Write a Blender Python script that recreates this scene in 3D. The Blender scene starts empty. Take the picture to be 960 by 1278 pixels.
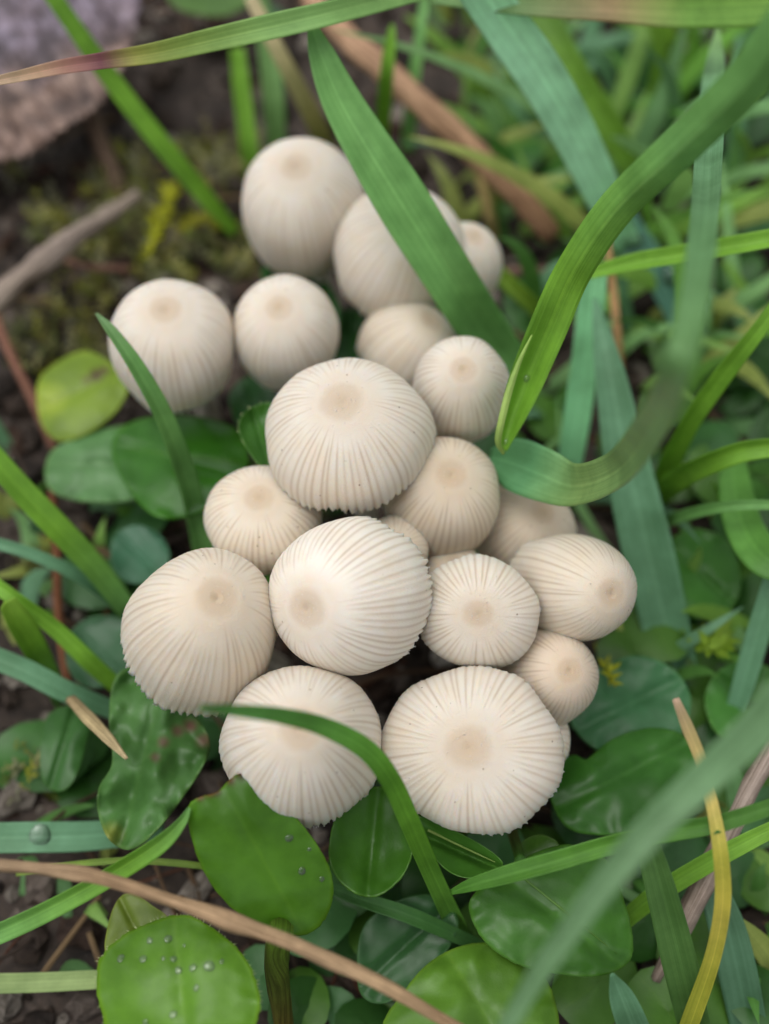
import bpy, math, random
import numpy as np
from mathutils import Vector, noise as mnoise

# ------------------------------------------------------------------ camera, sky, sun, exposure
# 1 Blender unit = 1 cm (macro scene)
sc = bpy.context.scene
sc.unit_settings.system = 'METRIC'
sc.unit_settings.scale_length = 0.01
PITCH = math.radians(28.0)
FOCAL_PX, IMG_W, IMG_H = 1430.0, 960.0, 1278.0
FWD = Vector((0, math.sin(PITCH), -math.cos(PITCH)))
UPV = Vector((0, math.cos(PITCH), math.sin(PITCH)))
RGT = Vector((1, 0, 0))
CAM = Vector((0, 0, 2.3)) - FWD * 10.0
cam_data = bpy.data.cameras.new('camera')
cam = bpy.data.objects.new('camera', cam_data)
sc.collection.objects.link(cam)
cam.location = CAM
cam.rotation_euler = (PITCH, 0, 0)
cam_data.sensor_fit = 'VERTICAL'
cam_data.sensor_height = 36.0
cam_data.lens = 36.0 * FOCAL_PX / IMG_H
cam_data.clip_start = 0.05
cam_data.clip_end = 2000
cam_data.dof.use_dof = True
cam_data.dof.focus_distance = 9.2
cam_data.dof.aperture_fstop = 0.135
sc.camera = cam

SUN_EL, SUN_AZ = math.radians(74), math.radians(-75)      # azimuth from +Y towards +X
world = bpy.data.worlds.new('World')
sc.world = world
world.use_nodes = True
wt = world.node_tree
wt.nodes.clear()
sky = wt.nodes.new('ShaderNodeTexSky')
sky.sky_type = 'NISHITA'
sky.sun_disc = False
sky.sun_elevation = SUN_EL
sky.sun_rotation = SUN_AZ
sky.dust_density = 4.0
sky.air_density = 1.0
hsv = wt.nodes.new('ShaderNodeHueSaturation')             # cloud veil: an almost grey sky
hsv.inputs['Saturation'].default_value = 0.15
bg = wt.nodes.new('ShaderNodeBackground')
bg.inputs['Strength'].default_value = 0.15
wo = wt.nodes.new('ShaderNodeOutputWorld')
wt.links.new(sky.outputs['Color'], hsv.inputs['Color'])
wt.links.new(hsv.outputs['Color'], bg.inputs['Color'])
wt.links.new(bg.outputs['Background'], wo.inputs['Surface'])
sun_d = bpy.data.lights.new('sun', 'SUN')
sun_d.energy = 0.85
sun_d.angle = math.radians(75)
sun_d.color = (1.0, 0.97, 0.94)
sun = bpy.data.objects.new('sun', sun_d)
sc.collection.objects.link(sun)
sdir = Vector((math.sin(SUN_AZ) * math.cos(SUN_EL), math.cos(SUN_AZ) * math.cos(SUN_EL), math.sin(SUN_EL)))
sun.rotation_euler = sdir.to_track_quat('Z', 'Y').to_euler()
sun.location = sdir * 60
sc.view_settings.view_transform = 'Standard'
sc.view_settings.look = 'None'
sc.view_settings.exposure = 0.12
sc.view_settings.gamma = 1.0
sc.cycles.use_denoising = True
sc.cycles.max_bounces = 8
sc.cycles.transparent_max_bounces = 8

# ------------------------------------------------------------------ helpers
rng = random.Random(7)
nrng = np.random.default_rng(11)
COL = sc.collection


def ray(px, py):
    return FWD + RGT * ((px - IMG_W / 2) / FOCAL_PX) - UPV * ((py - IMG_H / 2) / FOCAL_PX)


def P(px, py, z):
    """the point of the place seen at that pixel of the photograph, at height z"""
    r = ray(px, py)
    return CAM + r * ((CAM.z - z) / (-r.z))


def depth(p):
    return (p - CAM).dot(FWD)


def S(r, g, b):
    f = lambda c: c / 12.92 if c <= 0.04045 else ((c + 0.055) / 1.055) ** 2.4
    return (f(r / 255), f(g / 255), f(b / 255))


def mk(name, verts, faces, mat, origin=None, parent=None, cols=None, attrs=None, smooth=True):
    v = np.asarray([tuple(x) for x in verts], dtype=float) if not isinstance(verts, np.ndarray) else verts
    if origin is None:
        origin = Vector((v[:, 0].mean(), v[:, 1].mean(), v[:, 2].min()))
    v = v - np.array(origin)
    me = bpy.data.meshes.new(name)
    me.from_pydata(v.tolist(), [], faces if isinstance(faces, list) else faces.tolist())
    if smooth:
        me.polygons.foreach_set('use_smooth', [True] * len(me.polygons))
    if cols is not None:
        a = me.color_attributes.new('tint', 'FLOAT_COLOR', 'POINT')
        c = np.ones((len(v), 4))
        c[:, :3] = cols
        a.data.foreach_set('color', c.ravel())
    for k, arr in (attrs or {}).items():
        a = me.attributes.new(k, 'FLOAT', 'POINT')
        a.data.foreach_set('value', np.asarray(arr, dtype=np.float32))
    me.materials.append(mat)
    me.update()
    o = bpy.data.objects.new(name, me)
    COL.objects.link(o)
    if parent is not None:
        o.parent = parent
    else:
        o.location = origin
    return o


def thing(name, label, cat, loc, group=None):
    o = bpy.data.objects.new(name, None)
    COL.objects.link(o)
    o.location = loc
    o.empty_display_size = 0.2
    tag(o, label, cat, group)
    return o


def tag(o, label, cat, group=None):
    o['label'] = label
    o['category'] = cat
    if group:
        o['group'] = group
    return o


def catmull(pts, n, closed=False):
    """Catmull-Rom through an array of rows, n samples"""
    p = np.asarray(pts, dtype=float)
    m = len(p)
    if closed:
        q = np.vstack([p[-1], p, p[0], p[1]])
        segs = m
    else:
        q = np.vstack([2 * p[0] - p[1], p, 2 * p[-1] - p[-2]])
        segs = m - 1
    out = []
    for i in range(n):
        t = i / n * segs if closed else i / (n - 1) * segs
        k = min(int(t), segs - 1)
        u = t - k
        a, b, c, d = q[k], q[k + 1], q[k + 2], q[k + 3]
        out.append(0.5 * (2 * b + (c - a) * u + (2 * a - 5 * b + 4 * c - d) * u * u + (3 * b - a - 3 * c + d) * u ** 3))
    return np.array(out)


# ------------------------------------------------------------------ materials
def nodes(name):
    m = bpy.data.materials.new(name)
    m.use_nodes = True
    nt = m.node_tree
    b = nt.nodes['Principled BSDF']
    return m, nt, b


def N(nt, kind, **kw):
    n = nt.nodes.new(kind)
    for k, v in kw.items():
        if k in n.inputs:
            n.inputs[k].default_value = v
        else:
            setattr(n, k, v)
    return n


def L(nt, a, b):
    nt.links.new(a, b)


def mixc(nt, fac, a, b, blend='MIX'):
    n = nt.nodes.new('ShaderNodeMix')
    n.data_type = 'RGBA'
    n.blend_type = blend
    for sock, val in ((0, fac), (6, a), (7, b)):
        if isinstance(val, (int, float)):
            n.inputs[sock].default_value = val
        elif isinstance(val, tuple):
            n.inputs[sock].default_value = (*val, 1) if len(val) == 3 else val
        else:
            nt.links.new(val, n.inputs[sock])
    return n.outputs[2]


def ramp(nt, src, stops, interp='EASE'):
    r = nt.nodes.new('ShaderNodeValToRGB')
    r.color_ramp.interpolation = interp
    els = r.color_ramp.elements
    while len(els) < len(stops):
        els.new(0.5)
    for e, (p, c) in zip(els, stops):
        e.position = p
        e.color = (*c, 1) if not isinstance(c, (int, float)) else (c, c, c, 1)
    nt.links.new(src, r.inputs['Fac'])
    return r.outputs['Color']


def objcoord(nt):
    """object coordinates shifted by a per-object random amount, so that no two things share a pattern"""
    tc = nt.nodes.new('ShaderNodeTexCoord')
    oi = nt.nodes.new('ShaderNodeObjectInfo')
    mu = nt.nodes.new('ShaderNodeMath')
    mu.operation = 'MULTIPLY'
    mu.inputs[1].default_value = 37.0
    L(nt, oi.outputs['Random'], mu.inputs[0])
    va = nt.nodes.new('ShaderNodeVectorMath')
    va.operation = 'ADD'
    L(nt, tc.outputs['Object'], va.inputs[0])
    L(nt, mu.outputs[0], va.inputs[1])
    return va.outputs[0], oi


def mat_cap():
    m, nt, b = nodes('cap_skin')
    vec, oi = objcoord(nt)
    rad = N(nt, 'ShaderNodeAttribute', attribute_name='radial')
    gro = N(nt, 'ShaderNodeAttribute', attribute_name='groove')
    tint = N(nt, 'ShaderNodeAttribute', attribute_name='tint')
    n1 = N(nt, 'ShaderNodeTexNoise', Scale=3.4, Detail=6.0, Roughness=0.68)
    L(nt, vec, n1.inputs['Vector'])
    n2 = N(nt, 'ShaderNodeTexNoise', Scale=60.0, Detail=3.0, Roughness=0.7)
    L(nt, vec, n2.inputs['Vector'])
    # the tan disc in the middle, with a ragged border
    ad = N(nt, 'ShaderNodeMath', operation='MULTIPLY_ADD')
    L(nt, n1.outputs['Fac'], ad.inputs[0])
    ad.inputs[1].default_value = 0.22
    L(nt, rad.outputs['Fac'], ad.inputs[2])
    disc = ramp(nt, ad.outputs[0], [(0.12, 1.0), (0.28, 0.74), (0.42, 0.28), (0.66, 0.0)])
    base = mixc(nt, 1.0, S(226, 219, 207), tint.outputs['Color'], 'MULTIPLY')
    blot = ramp(nt, n1.outputs['Fac'], [(0.35, 0.0), (0.75, 1.0)])
    base = mixc(nt, mulv(nt, blot, 0.32), base, S(220, 198, 166))
    base = mixc(nt, mulv(nt, disc, 0.70), base, S(188, 161, 127))
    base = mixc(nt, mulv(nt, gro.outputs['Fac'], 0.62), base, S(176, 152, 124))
    # a few rusty specks
    vo = N(nt, 'ShaderNodeTexVoronoi', Scale=9.0)
    L(nt, vec, vo.inputs['Vector'])
    sp = ramp(nt, vo.outputs['Distance'], [(0.05, 1.0), (0.09, 0.0)])
    pick = N(nt, 'ShaderNodeSeparateColor')
    L(nt, vo.outputs['Color'], pick.inputs[0])
    gate = N(nt, 'ShaderNodeMath', operation='LESS_THAN')
    L(nt, pick.outputs[0], gate.inputs[0])
    gate.inputs[1].default_value = 0.30
    spm = N(nt, 'ShaderNodeMath', operation='MULTIPLY')
    L(nt, sp, spm.inputs[0])
    L(nt, gate.outputs[0], spm.inputs[1])
    base = mixc(nt, mulv(nt, spm.outputs[0], 0.7), base, S(112, 80, 52))
    L(nt, base, b.inputs['Base Color'])
    b.inputs['Roughness'].default_value = 0.55
    b.inputs['Specular IOR Level'].default_value = 0.35
    b.inputs['Subsurface Weight'].default_value = 0.75
    b.inputs['Subsurface Radius'].default_value = (1.0, 0.62, 0.34)
    b.inputs['Subsurface Scale'].default_value = 0.11
    fl = ramp(nt, n2.outputs['Fac'], [(0.42, 0.0), (0.66, 1.0)])
    bp = N(nt, 'ShaderNodeBump', Strength=0.35, Distance=0.009)
    L(nt, fl, bp.inputs['Height'])
    L(nt, bp.outputs['Normal'], b.inputs['Normal'])
    return m


def mulv(nt, src, k):
    n = nt.nodes.new('ShaderNodeMath')
    n.operation = 'MULTIPLY'
    nt.links.new(src, n.inputs[0])
    n.inputs[1].default_value = k
    return n.outputs[0]


def mat_foliage(name, rough, trans, streak, mottle, bump):
    """tinted plant tissue; 'across' runs -1..1 over a blade's width"""
    m, nt, b = nodes(name)
    vec, oi = objcoord(nt)
    tint = N(nt, 'ShaderNodeAttribute', attribute_name='tint')
    acr = N(nt, 'ShaderNodeAttribute', attribute_name='across')
    alo = N(nt, 'ShaderNodeAttribute', attribute_name='along')
    col = tint.outputs['Color']
    n1 = N(nt, 'ShaderNodeTexNoise', Scale=mottle, Detail=5.0, Roughness=0.62)
    L(nt, vec, n1.inputs['Vector'])
    dark = mixc(nt, 1.0, col, (0.74, 0.78, 0.7), 'MULTIPLY')
    lite = mixc(nt, 1.0, col, (1.28, 1.24, 1.28), 'MULTIPLY')
    col = mixc(nt, ramp(nt, n1.outputs['Fac'], [(0.3, 0.0), (0.72, 1.0)]), dark, lite)
    height = n1.outputs['Fac']
    if streak:
        cv = N(nt, 'ShaderNodeCombineXYZ')
        L(nt, acr.outputs['Fac'], cv.inputs[0])
        L(nt, mulv(nt, alo.outputs['Fac'], 0.03), cv.inputs[1])
        L(nt, oi.outputs['Random'], cv.inputs[2])
        n2 = N(nt, 'ShaderNodeTexNoise', Scale=streak, Detail=3.0, Roughness=0.6)
        L(nt, cv.outputs[0], n2.inputs['Vector'])
        st = ramp(nt, n2.outputs['Fac'], [(0.35, 0.0), (0.65, 1.0)])
        col = mixc(nt, mulv(nt, st, 0.5), col, mixc(nt, 1.0, col, (1.5, 1.35, 1.5), 'MULTIPLY'))
        ab = N(nt, 'ShaderNodeMath', operation='ABSOLUTE')
        L(nt, acr.outputs['Fac'], ab.inputs[0])
        mid = ramp(nt, ab.outputs[0], [(0.03, 1.0), (0.12, 0.0)])
        col = mixc(nt, mulv(nt, mid, 0.4), col, mixc(nt, 1.0, col, (1.5, 1.4, 1.5), 'MULTIPLY'))
        height = n2.outputs['Fac']
    else:
        # leaf: fine net of veins and pale spots
        vo = N(nt, 'ShaderNodeTexVoronoi', Scale=7.0, feature='DISTANCE_TO_EDGE')
        L(nt, vec, vo.inputs['Vector'])
        ve = ramp(nt, vo.outputs['Distance'], [(0.0, 1.0), (0.10, 0.0)])
        col = mixc(nt, mulv(nt, ve, 0.03), col, mixc(nt, 1.0, col, (1.6, 1.4, 1.5), 'MULTIPLY'))
        ed = ramp(nt, alo.outputs['Fac'], [(0.93, 0.0), (1.0, 1.0)])
        col = mixc(nt, mulv(nt, ed, 0.45), col, mixc(nt, 1.0, col, (2.0, 1.55, 1.5), 'MULTIPLY'))
        ab = N(nt, 'ShaderNodeMath', operation='ABSOLUTE')
        L(nt, acr.outputs['Fac'], ab.inputs[0])
        mid = ramp(nt, ab.outputs[0], [(0.0, 1.0), (0.045, 0.0)])
        col = mixc(nt, mulv(nt, mid, 0.15), col, mixc(nt, 1.0, col, (1.9, 1.5, 1.6), 'MULTIPLY'))
    L(nt, col, b.inputs['Base Color'])
    b.inputs['Roughness'].default_value = rough
    b.inputs['Specular IOR Level'].default_value = 0.36
    fg = N(nt, 'ShaderNodeTexNoise', Scale=55.0, Detail=2.0)
    L(nt, vec, fg.inputs['Vector'])
    b0 = N(nt, 'ShaderNodeBump', Strength=0.22, Distance=0.006)
    L(nt, fg.outputs['Fac'], b0.inputs['Height'])
    bp = N(nt, 'ShaderNodeBump', Strength=bump, Distance=0.02)
    L(nt, b0.outputs['Normal'], bp.inputs['Normal'])
    L(nt, height, bp.inputs['Height'])
    L(nt, bp.outputs['Normal'], b.inputs['Normal'])
    if trans:
        tr = N(nt, 'ShaderNodeBsdfTranslucent')
        L(nt, mixc(nt, 1.0, col, (1.15, 1.12, 0.75), 'MULTIPLY'), tr.inputs['Color'])
        L(nt, bp.outputs['Normal'], tr.inputs['Normal'])
        mx = N(nt, 'ShaderNodeMixShader', Fac=trans)
        L(nt, b.outputs[0], mx.inputs[1])
        L(nt, tr.outputs[0], mx.inputs[2])
        L(nt, mx.outputs[0], nt.nodes['Material Output'].inputs['Surface'])
    return m


def mat_woody(name, rough=0.8, scale=9.0):
    m, nt, b = nodes(name)
    vec, oi = objcoord(nt)
    tint = N(nt, 'ShaderNodeAttribute', attribute_name='tint')
    acr = N(nt, 'ShaderNodeAttribute', attribute_name='across')
    alo = N(nt, 'ShaderNodeAttribute', attribute_name='along')
    cv = N(nt, 'ShaderNodeCombineXYZ')
    L(nt, mulv(nt, acr.outputs['Fac'], 1.7), cv.inputs[0])
    L(nt, mulv(nt, alo.outputs['Fac'], 0.35), cv.inputs[1])
    L(nt, oi.outputs['Random'], cv.inputs[2])
    n2 = N(nt, 'ShaderNodeTexNoise', Scale=4.0, Detail=6.0, Roughness=0.72)
    L(nt, cv.outputs[0], n2.inputs['Vector'])
    n1 = N(nt, 'ShaderNodeTexNoise', Scale=scale, Detail=5.0, Roughness=0.65)
    L(nt, vec, n1.inputs['Vector'])
    col = tint.outputs['Color']
    col = mixc(nt, ramp(nt, n2.outputs['Fac'], [(0.40, 0.0), (0.58, 1.0)]), mixc(nt, 1.0, col, (0.5, 0.47, 0.44), 'MULTIPLY'), col)
    col = mixc(nt, ramp(nt, n1.outputs['Fac'], [(0.4, 0.0), (0.7, 0.6)]), col, mixc(nt, 1.0, col, (1.4, 1.4, 1.4), 'MULTIPLY'))
    L(nt, col, b.inputs['Base Color'])
    b.inputs['Roughness'].default_value = rough
    b.inputs['Specular IOR Level'].default_value = 0.3
    bp = N(nt, 'ShaderNodeBump', Strength=0.6, Distance=0.02)
    L(nt, n2.outputs['Fac'], bp.inputs['Height'])
    L(nt, bp.outputs['Normal'], b.inputs['Normal'])
    return m


def mat_dead():
    m, nt, b = nodes('dead_leaf_tissue')
    vec, oi = objcoord(nt)
    tint = N(nt, 'ShaderNodeAttribute', attribute_name='tint')
    n1 = N(nt, 'ShaderNodeTexNoise', Scale=2.2, Detail=7.0, Roughness=0.68)
    L(nt, vec, n1.inputs['Vector'])
    vo = N(nt, 'ShaderNodeTexVoronoi', Scale=5.5)
    L(nt, vec, vo.inputs['Vector'])
    col = tint.outputs['Color']
    col = mixc(nt, ramp(nt, n1.outputs['Fac'], [(0.36, 0.0), (0.64, 1.0)]), mixc(nt, 1.0, col, (0.42, 0.40, 0.42), 'MULTIPLY'), mixc(nt, 1.0, col, (1.3, 1.28, 1.3), 'MULTIPLY'))
    acr = N(nt, 'ShaderNodeAttribute', attribute_name='across')
    alo = N(nt, 'ShaderNodeAttribute', attribute_name='along')
    cv = N(nt, 'ShaderNodeCombineXYZ')
    L(nt, mulv(nt, acr.outputs['Fac'], 1.6), cv.inputs[0])
    L(nt, mulv(nt, alo.outputs['Fac'], 0.5), cv.inputs[1])
    n3 = N(nt, 'ShaderNodeTexNoise', Scale=1.6, Detail=4.0, Roughness=0.7)
    L(nt, cv.outputs[0], n3.inputs['Vector'])
    col = mixc(nt, ramp(nt, n3.outputs['Fac'], [(0.42, 0.85), (0.56, 0.0)]), col, mixc(nt, 1.0, col, (0.34, 0.28, 0.27), 'MULTIPLY'))
    col = mixc(nt, ramp(nt, vo.outputs['Distance'], [(0.25, 0.0), (0.75, 0.75)]), col, mixc(nt, 1.0, col, (0.45, 0.38, 0.34), 'MULTIPLY'))
    L(nt, col, b.inputs['Base Color'])
    b.inputs['Roughness'].default_value = 0.6
    bp = N(nt, 'ShaderNodeBump', Strength=0.8, Distance=0.05)
    L(nt, vo.outputs['Distance'], bp.inputs['Height'])
    bp2 = N(nt, 'ShaderNodeBump', Strength=0.6, Distance=0.05)
    L(nt, n1.outputs['Fac'], bp2.inputs['Height'])
    L(nt, bp.outputs['Normal'], bp2.inputs['Normal'])
    L(nt, bp2.outputs['Normal'], b.inputs['Normal'])
    return m


def mat_soil(name, c0, c1, c2, scale):
    m, nt, b = nodes(name)
    tc = N(nt, 'ShaderNodeTexCoord')
    n1 = N(nt, 'ShaderNodeTexNoise', Scale=scale, Detail=8.0, Roughness=0.7)
    L(nt, tc.outputs['Object'], n1.inputs['Vector'])
    n2 = N(nt, 'ShaderNodeTexNoise', Scale=scale * 9, Detail=5.0, Roughness=0.7)
    L(nt, tc.outputs['Object'], n2.inputs['Vector'])
    col = ramp(nt, n1.outputs['Fac'], [(0.3, c0), (0.52, c1), (0.74, c2)])
    col = mixc(nt, ramp(nt, n2.outputs['Fac'], [(0.35, 0.0), (0.7, 0.7)]), col, mixc(nt, 1.0, col, (1.9, 1.8, 1.7), 'MULTIPLY'))
    L(nt, col, b.inputs['Base Color'])
    b.inputs['Roughness'].default_value = 0.75
    bp = N(nt, 'ShaderNodeBump', Strength=0.8, Distance=0.05)
    L(nt, n2.outputs['Fac'], bp.inputs['Height'])
    L(nt, bp.outputs['Normal'], b.inputs['Normal'])
    return m


def mat_water():
    m, nt, b = nodes('water')
    nt.nodes.remove(b)
    tr = N(nt, 'ShaderNodeBsdfTransparent')
    gl = N(nt, 'ShaderNodeBsdfGlossy', Roughness=0.06)
    fr = N(nt, 'ShaderNodeFresnel', IOR=1.5)
    mx = N(nt, 'ShaderNodeMixShader')
    df = N(nt, 'ShaderNodeBsdfDiffuse')
    df.inputs['Color'].default_value = (0.8, 0.85, 0.82, 1)
    lw = N(nt, 'ShaderNodeLayerWeight', Blend=0.25)
    m2 = N(nt, 'ShaderNodeMixShader')
    L(nt, mulv(nt, lw.outputs['Facing'], 0.35), m2.inputs[0])
    L(nt, tr.outputs[0], m2.inputs[1])
    L(nt, df.outputs[0], m2.inputs[2])
    ad = N(nt, 'ShaderNodeMath', operation='ADD')
    L(nt, fr.outputs[0], ad.inputs[0])
    ad.inputs[1].default_value = 0.03
    L(nt, ad.outputs[0], mx.inputs[0])
    L(nt, m2.outputs[0], mx.inputs[1])
    L(nt, gl.outputs[0], mx.inputs[2])
    L(nt, mx.outputs[0], nt.nodes['Material Output'].inputs['Surface'])
    return m


CAPM = mat_cap()
GRASS = mat_foliage('grass_tissue', 0.40, 0.30, 11.0, 1.6, 0.35)
LEAF = mat_foliage('leaf_tissue', 0.34, 0.22, 0, 1.7, 0.05)
MOSS = mat_foliage('moss_tissue', 0.6, 0.3, 0, 6.0, 0.2)
WOOD = mat_woody('dry_stalk')
DEAD = mat_dead()
FLESH = mat_woody('stem_flesh', 0.5, 6.0)
SOIL = mat_soil('soil', (0.010, 0.007, 0.005), (0.038, 0.027, 0.020), (0.15, 0.12, 0.10), 1.6)
CRUMB = mat_soil('soil_crumb', (0.010, 0.007, 0.005), (0.045, 0.033, 0.025), (0.19, 0.155, 0.135), 1.4)
WATER = mat_water()

# ------------------------------------------------------------------ ground
def ground_z(x, y):
    p = Vector((x, y, 0))
    return 0.22 * mnoise.noise(p * 0.35) + 0.14 * mnoise.noise(p * 1.1 + Vector((3, 1, 0))) + 0.06 * mnoise.noise(p * 3.1)


def build_ground():
    ax = np.concatenate([[-600, -150, -60, -30, -18], np.linspace(-11, 11, 150), [18, 30, 60, 150, 600]])
    ay = np.concatenate([[-600, -150, -60, -30, -14], np.linspace(-8, 17, 170), [24, 40, 70, 150, 600]])
    v, f = [], []
    for y in ay:
        for x in ax:
            v.append((x, y, ground_z(x, y) - 0.1))
    nx = len(ax)
    for j in range(len(ay) - 1):
        for i in range(nx - 1):
            a = j * nx + i
            f.append((a, a + 1, a + nx + 1, a + nx))
    o = mk('ground', v, f, SOIL, origin=Vector((0, 0, 0)))
    o['kind'] = 'structure'


build_ground()

ICO_V = None


def ico():
    t = (1 + 5 ** 0.5) / 2
    v = np.array([(-1, t, 0), (1, t, 0), (-1, -t, 0), (1, -t, 0), (0, -1, t), (0, 1, t), (0, -1, -t), (0, 1, -t), (t, 0, -1), (t, 0, 1), (-t, 0, -1), (-t, 0, 1)], float)
    v /= np.linalg.norm(v[0])
    f = [(0, 11, 5), (0, 5, 1), (0, 1, 7), (0, 7, 10), (0, 10, 11), (1, 5, 9), (5, 11, 4), (11, 10, 2), (10, 7, 6), (7, 1, 8), (3, 9, 4), (3, 4, 2), (3, 2, 6), (3, 6, 8), (3, 8, 9), (4, 9, 5), (2, 4, 11), (6, 2, 10), (8, 6, 7), (9, 8, 1)]
    v = v.tolist()
    cache, out = {}, []

    def mid(a, b):
        k = (min(a, b), max(a, b))
        if k not in cache:
            p = (np.array(v[a]) + np.array(v[b])) / 2
            v.append((p / np.linalg.norm(p)).tolist())
            cache[k] = len(v) - 1
        return cache[k]
    for a, b, c in f:
        x, y, z = mid(a, b), mid(b, c), mid(c, a)
        out += [(a, x, z), (b, y, x), (c, z, y), (x, y, z)]
    return np.array(v), np.array(out)


ICO_V, ICO_F = ico()


def build_crumbs():
    vs, fs, cs, n0 = [], [], [], 0
    pal = [S(40, 32, 26), S(56, 45, 37), S(72, 61, 53), S(46, 37, 30), S(98, 88, 80), S(66, 50, 40), S(136, 128, 118)]
    for i in range(5200):
        x, y = rng.uniform(-7, 8), rng.uniform(-6, 13)
        s = 0.03 + 0.19 * rng.random() ** 3
        k = ICO_V * (1 + 0.35 * nrng.standard_normal((len(ICO_V), 1)) * 0.6)
        k = k * np.array([s * rng.uniform(.7, 1.3), s * rng.uniform(.7, 1.3), s * rng.uniform(.5, .9)])
        a = rng.uniform(0, 6.3)
        R = np.array([[math.cos(a), -math.sin(a), 0], [math.sin(a), math.cos(a), 0], [0, 0, 1]])
        k = k @ R.T + np.array([x, y, ground_z(x, y) - 0.1 + s * 0.35])
        vs.append(k)
        cs.append(np.tile(np.array(rng.choice(pal)) * rng.uniform(.6, 1.2), (len(k), 1)))
        fs.append(ICO_F + n0)
        n0 += len(k)
    o = mk('soil_crumbs', np.vstack(vs), np.vstack(fs), WOOD, origin=Vector((0, 0, 0)), smooth=False, cols=np.vstack(cs), attrs={'along': nrng.random(n0), 'across': nrng.random(n0)})
    o['kind'] = 'stuff'
    o['label'] = 'dark brown soil crumbs lying between the plants'
    o['category'] = 'soil'


build_crumbs()

# ------------------------------------------------------------------ generic shapes
def tube_geo(pts, rad, n=40, ns=10, cap_ends=True, rough=0.0, flat=1.0, pre=False, post=False):
    """pts: world points, rad: radius at each; returns verts, faces, along, across"""
    arr = catmull(np.array([[*p, r] for p, r in zip(pts, rad)]), n)
    arr, _, _ = grow_out(arr, pre, post)
    n = len(arr)
    c, r = arr[:, :3], np.maximum(arr[:, 3], 0.003)
    t = np.gradient(c, axis=0)
    t /= np.linalg.norm(t, axis=1)[:, None] + 1e-9
    ref = np.array([0.13, 0.31, 0.94])
    vs, al, ac = [], [], []
    ln = np.concatenate([[0], np.cumsum(np.linalg.norm(np.diff(c, axis=0), axis=1))])
    for i in range(n):
        a = np.cross(t[i], ref)
        a /= np.linalg.norm(a) + 1e-9
        b = np.cross(a, t[i])
        for j in range(ns):
            th = 2 * math.pi * j / ns
            k = 1 + rough * (mnoise.noise(Vector((math.cos(th) * 1.5, math.sin(th) * 1.5, ln[i] * 2.5 + c[0][0]))))
            vs.append(c[i] + r[i] * k * (math.cos(th) * a + flat * math.sin(th) * b))
            al.append(ln[i])
            ac.append(math.cos(th))
    fs = []
    for i in range(n - 1):
        for j in range(ns):
            k = (j + 1) % ns
            fs.append((i * ns + j, i * ns + k, (i + 1) * ns + k, (i + 1) * ns + j))
    if cap_ends:
        fs.append(tuple(reversed(range(ns))))
        fs.append(tuple((n - 1) * ns + j for j in range(ns)))
    return np.array(vs), fs, al, ac


def col_along(cols, n):
    """cols: one colour or several spread evenly"""
    if isinstance(cols[0], (int, float)):
        return np.tile(np.array(cols), (n, 1))
    c = np.array(cols)
    x = np.linspace(0, 1, n)
    k = np.linspace(0, 1, len(c))
    return np.stack([np.interp(x, k, c[:, i]) for i in range(3)], 1)


def leaves_picture(p):
    return (p[0] < -5 or p[0] > IMG_W + 5 or p[1] > IMG_H + 5) and p[1] > -5


def grow_out(arr, pre, post, m=16):
    """a blade or stem that leaves the picture goes on outside it, bending down to the soil; arr rows: x, y, z, half width"""
    def ext(a, b):
        d = a[:3] - b[:3]
        d = d / (np.linalg.norm(d) + 1e-9)
        k = 0.10
        L_ = (d[2] + math.sqrt(d[2] ** 2 + 4 * k * max(a[2], 0.1))) / (2 * k)
        out = []
        for i in range(1, m + 1):
            q = L_ * i / m
            out.append([a[0] + d[0] * q, a[1] + d[1] * q, a[2] + d[2] * q - k * q * q, a[3] * (1 - 0.3 * i / m)])
        return np.array(out)
    n0, n1 = 0, 0
    if pre:
        arr = np.vstack([ext(arr[0], arr[1])[::-1], arr])
        n0 = m
    if post:
        arr = np.vstack([arr, ext(arr[-1], arr[-2])])
        n1 = m
    return arr, n0, n1


def pad_rows(c, n0, n1):
    return np.vstack([np.repeat(c[:1], n0, 0), c, np.repeat(c[-1:], n1, 0)])


def stalk(name, label, cat, pts, cols, mat=None, group=None, parent=None, origin=None, rough=0.25, n=44, ns=10, flat=1.0):
    """pts: (px, py, z, width_px)"""
    w = [P(p[0], p[1], p[2]) for p in pts]
    r = [p[3] * depth(q) / FOCAL_PX / 2 for p, q in zip(pts, w)]
    pre, post = (leaves_picture(pts[0]), leaves_picture(pts[-1])) if parent is None else (False, False)
    v, f, al, ac = tube_geo(w, r, n, ns, True, rough, flat, pre, post)
    c = np.repeat(pad_rows(col_along(cols, n), 16 * pre, 16 * post), ns, 0)
    o = mk(name, v, f, mat or WOOD, origin=origin, parent=parent, cols=c, attrs={'along': al, 'across': ac})
    if parent is None:
        tag(o, label, cat, group)
    return o


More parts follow.
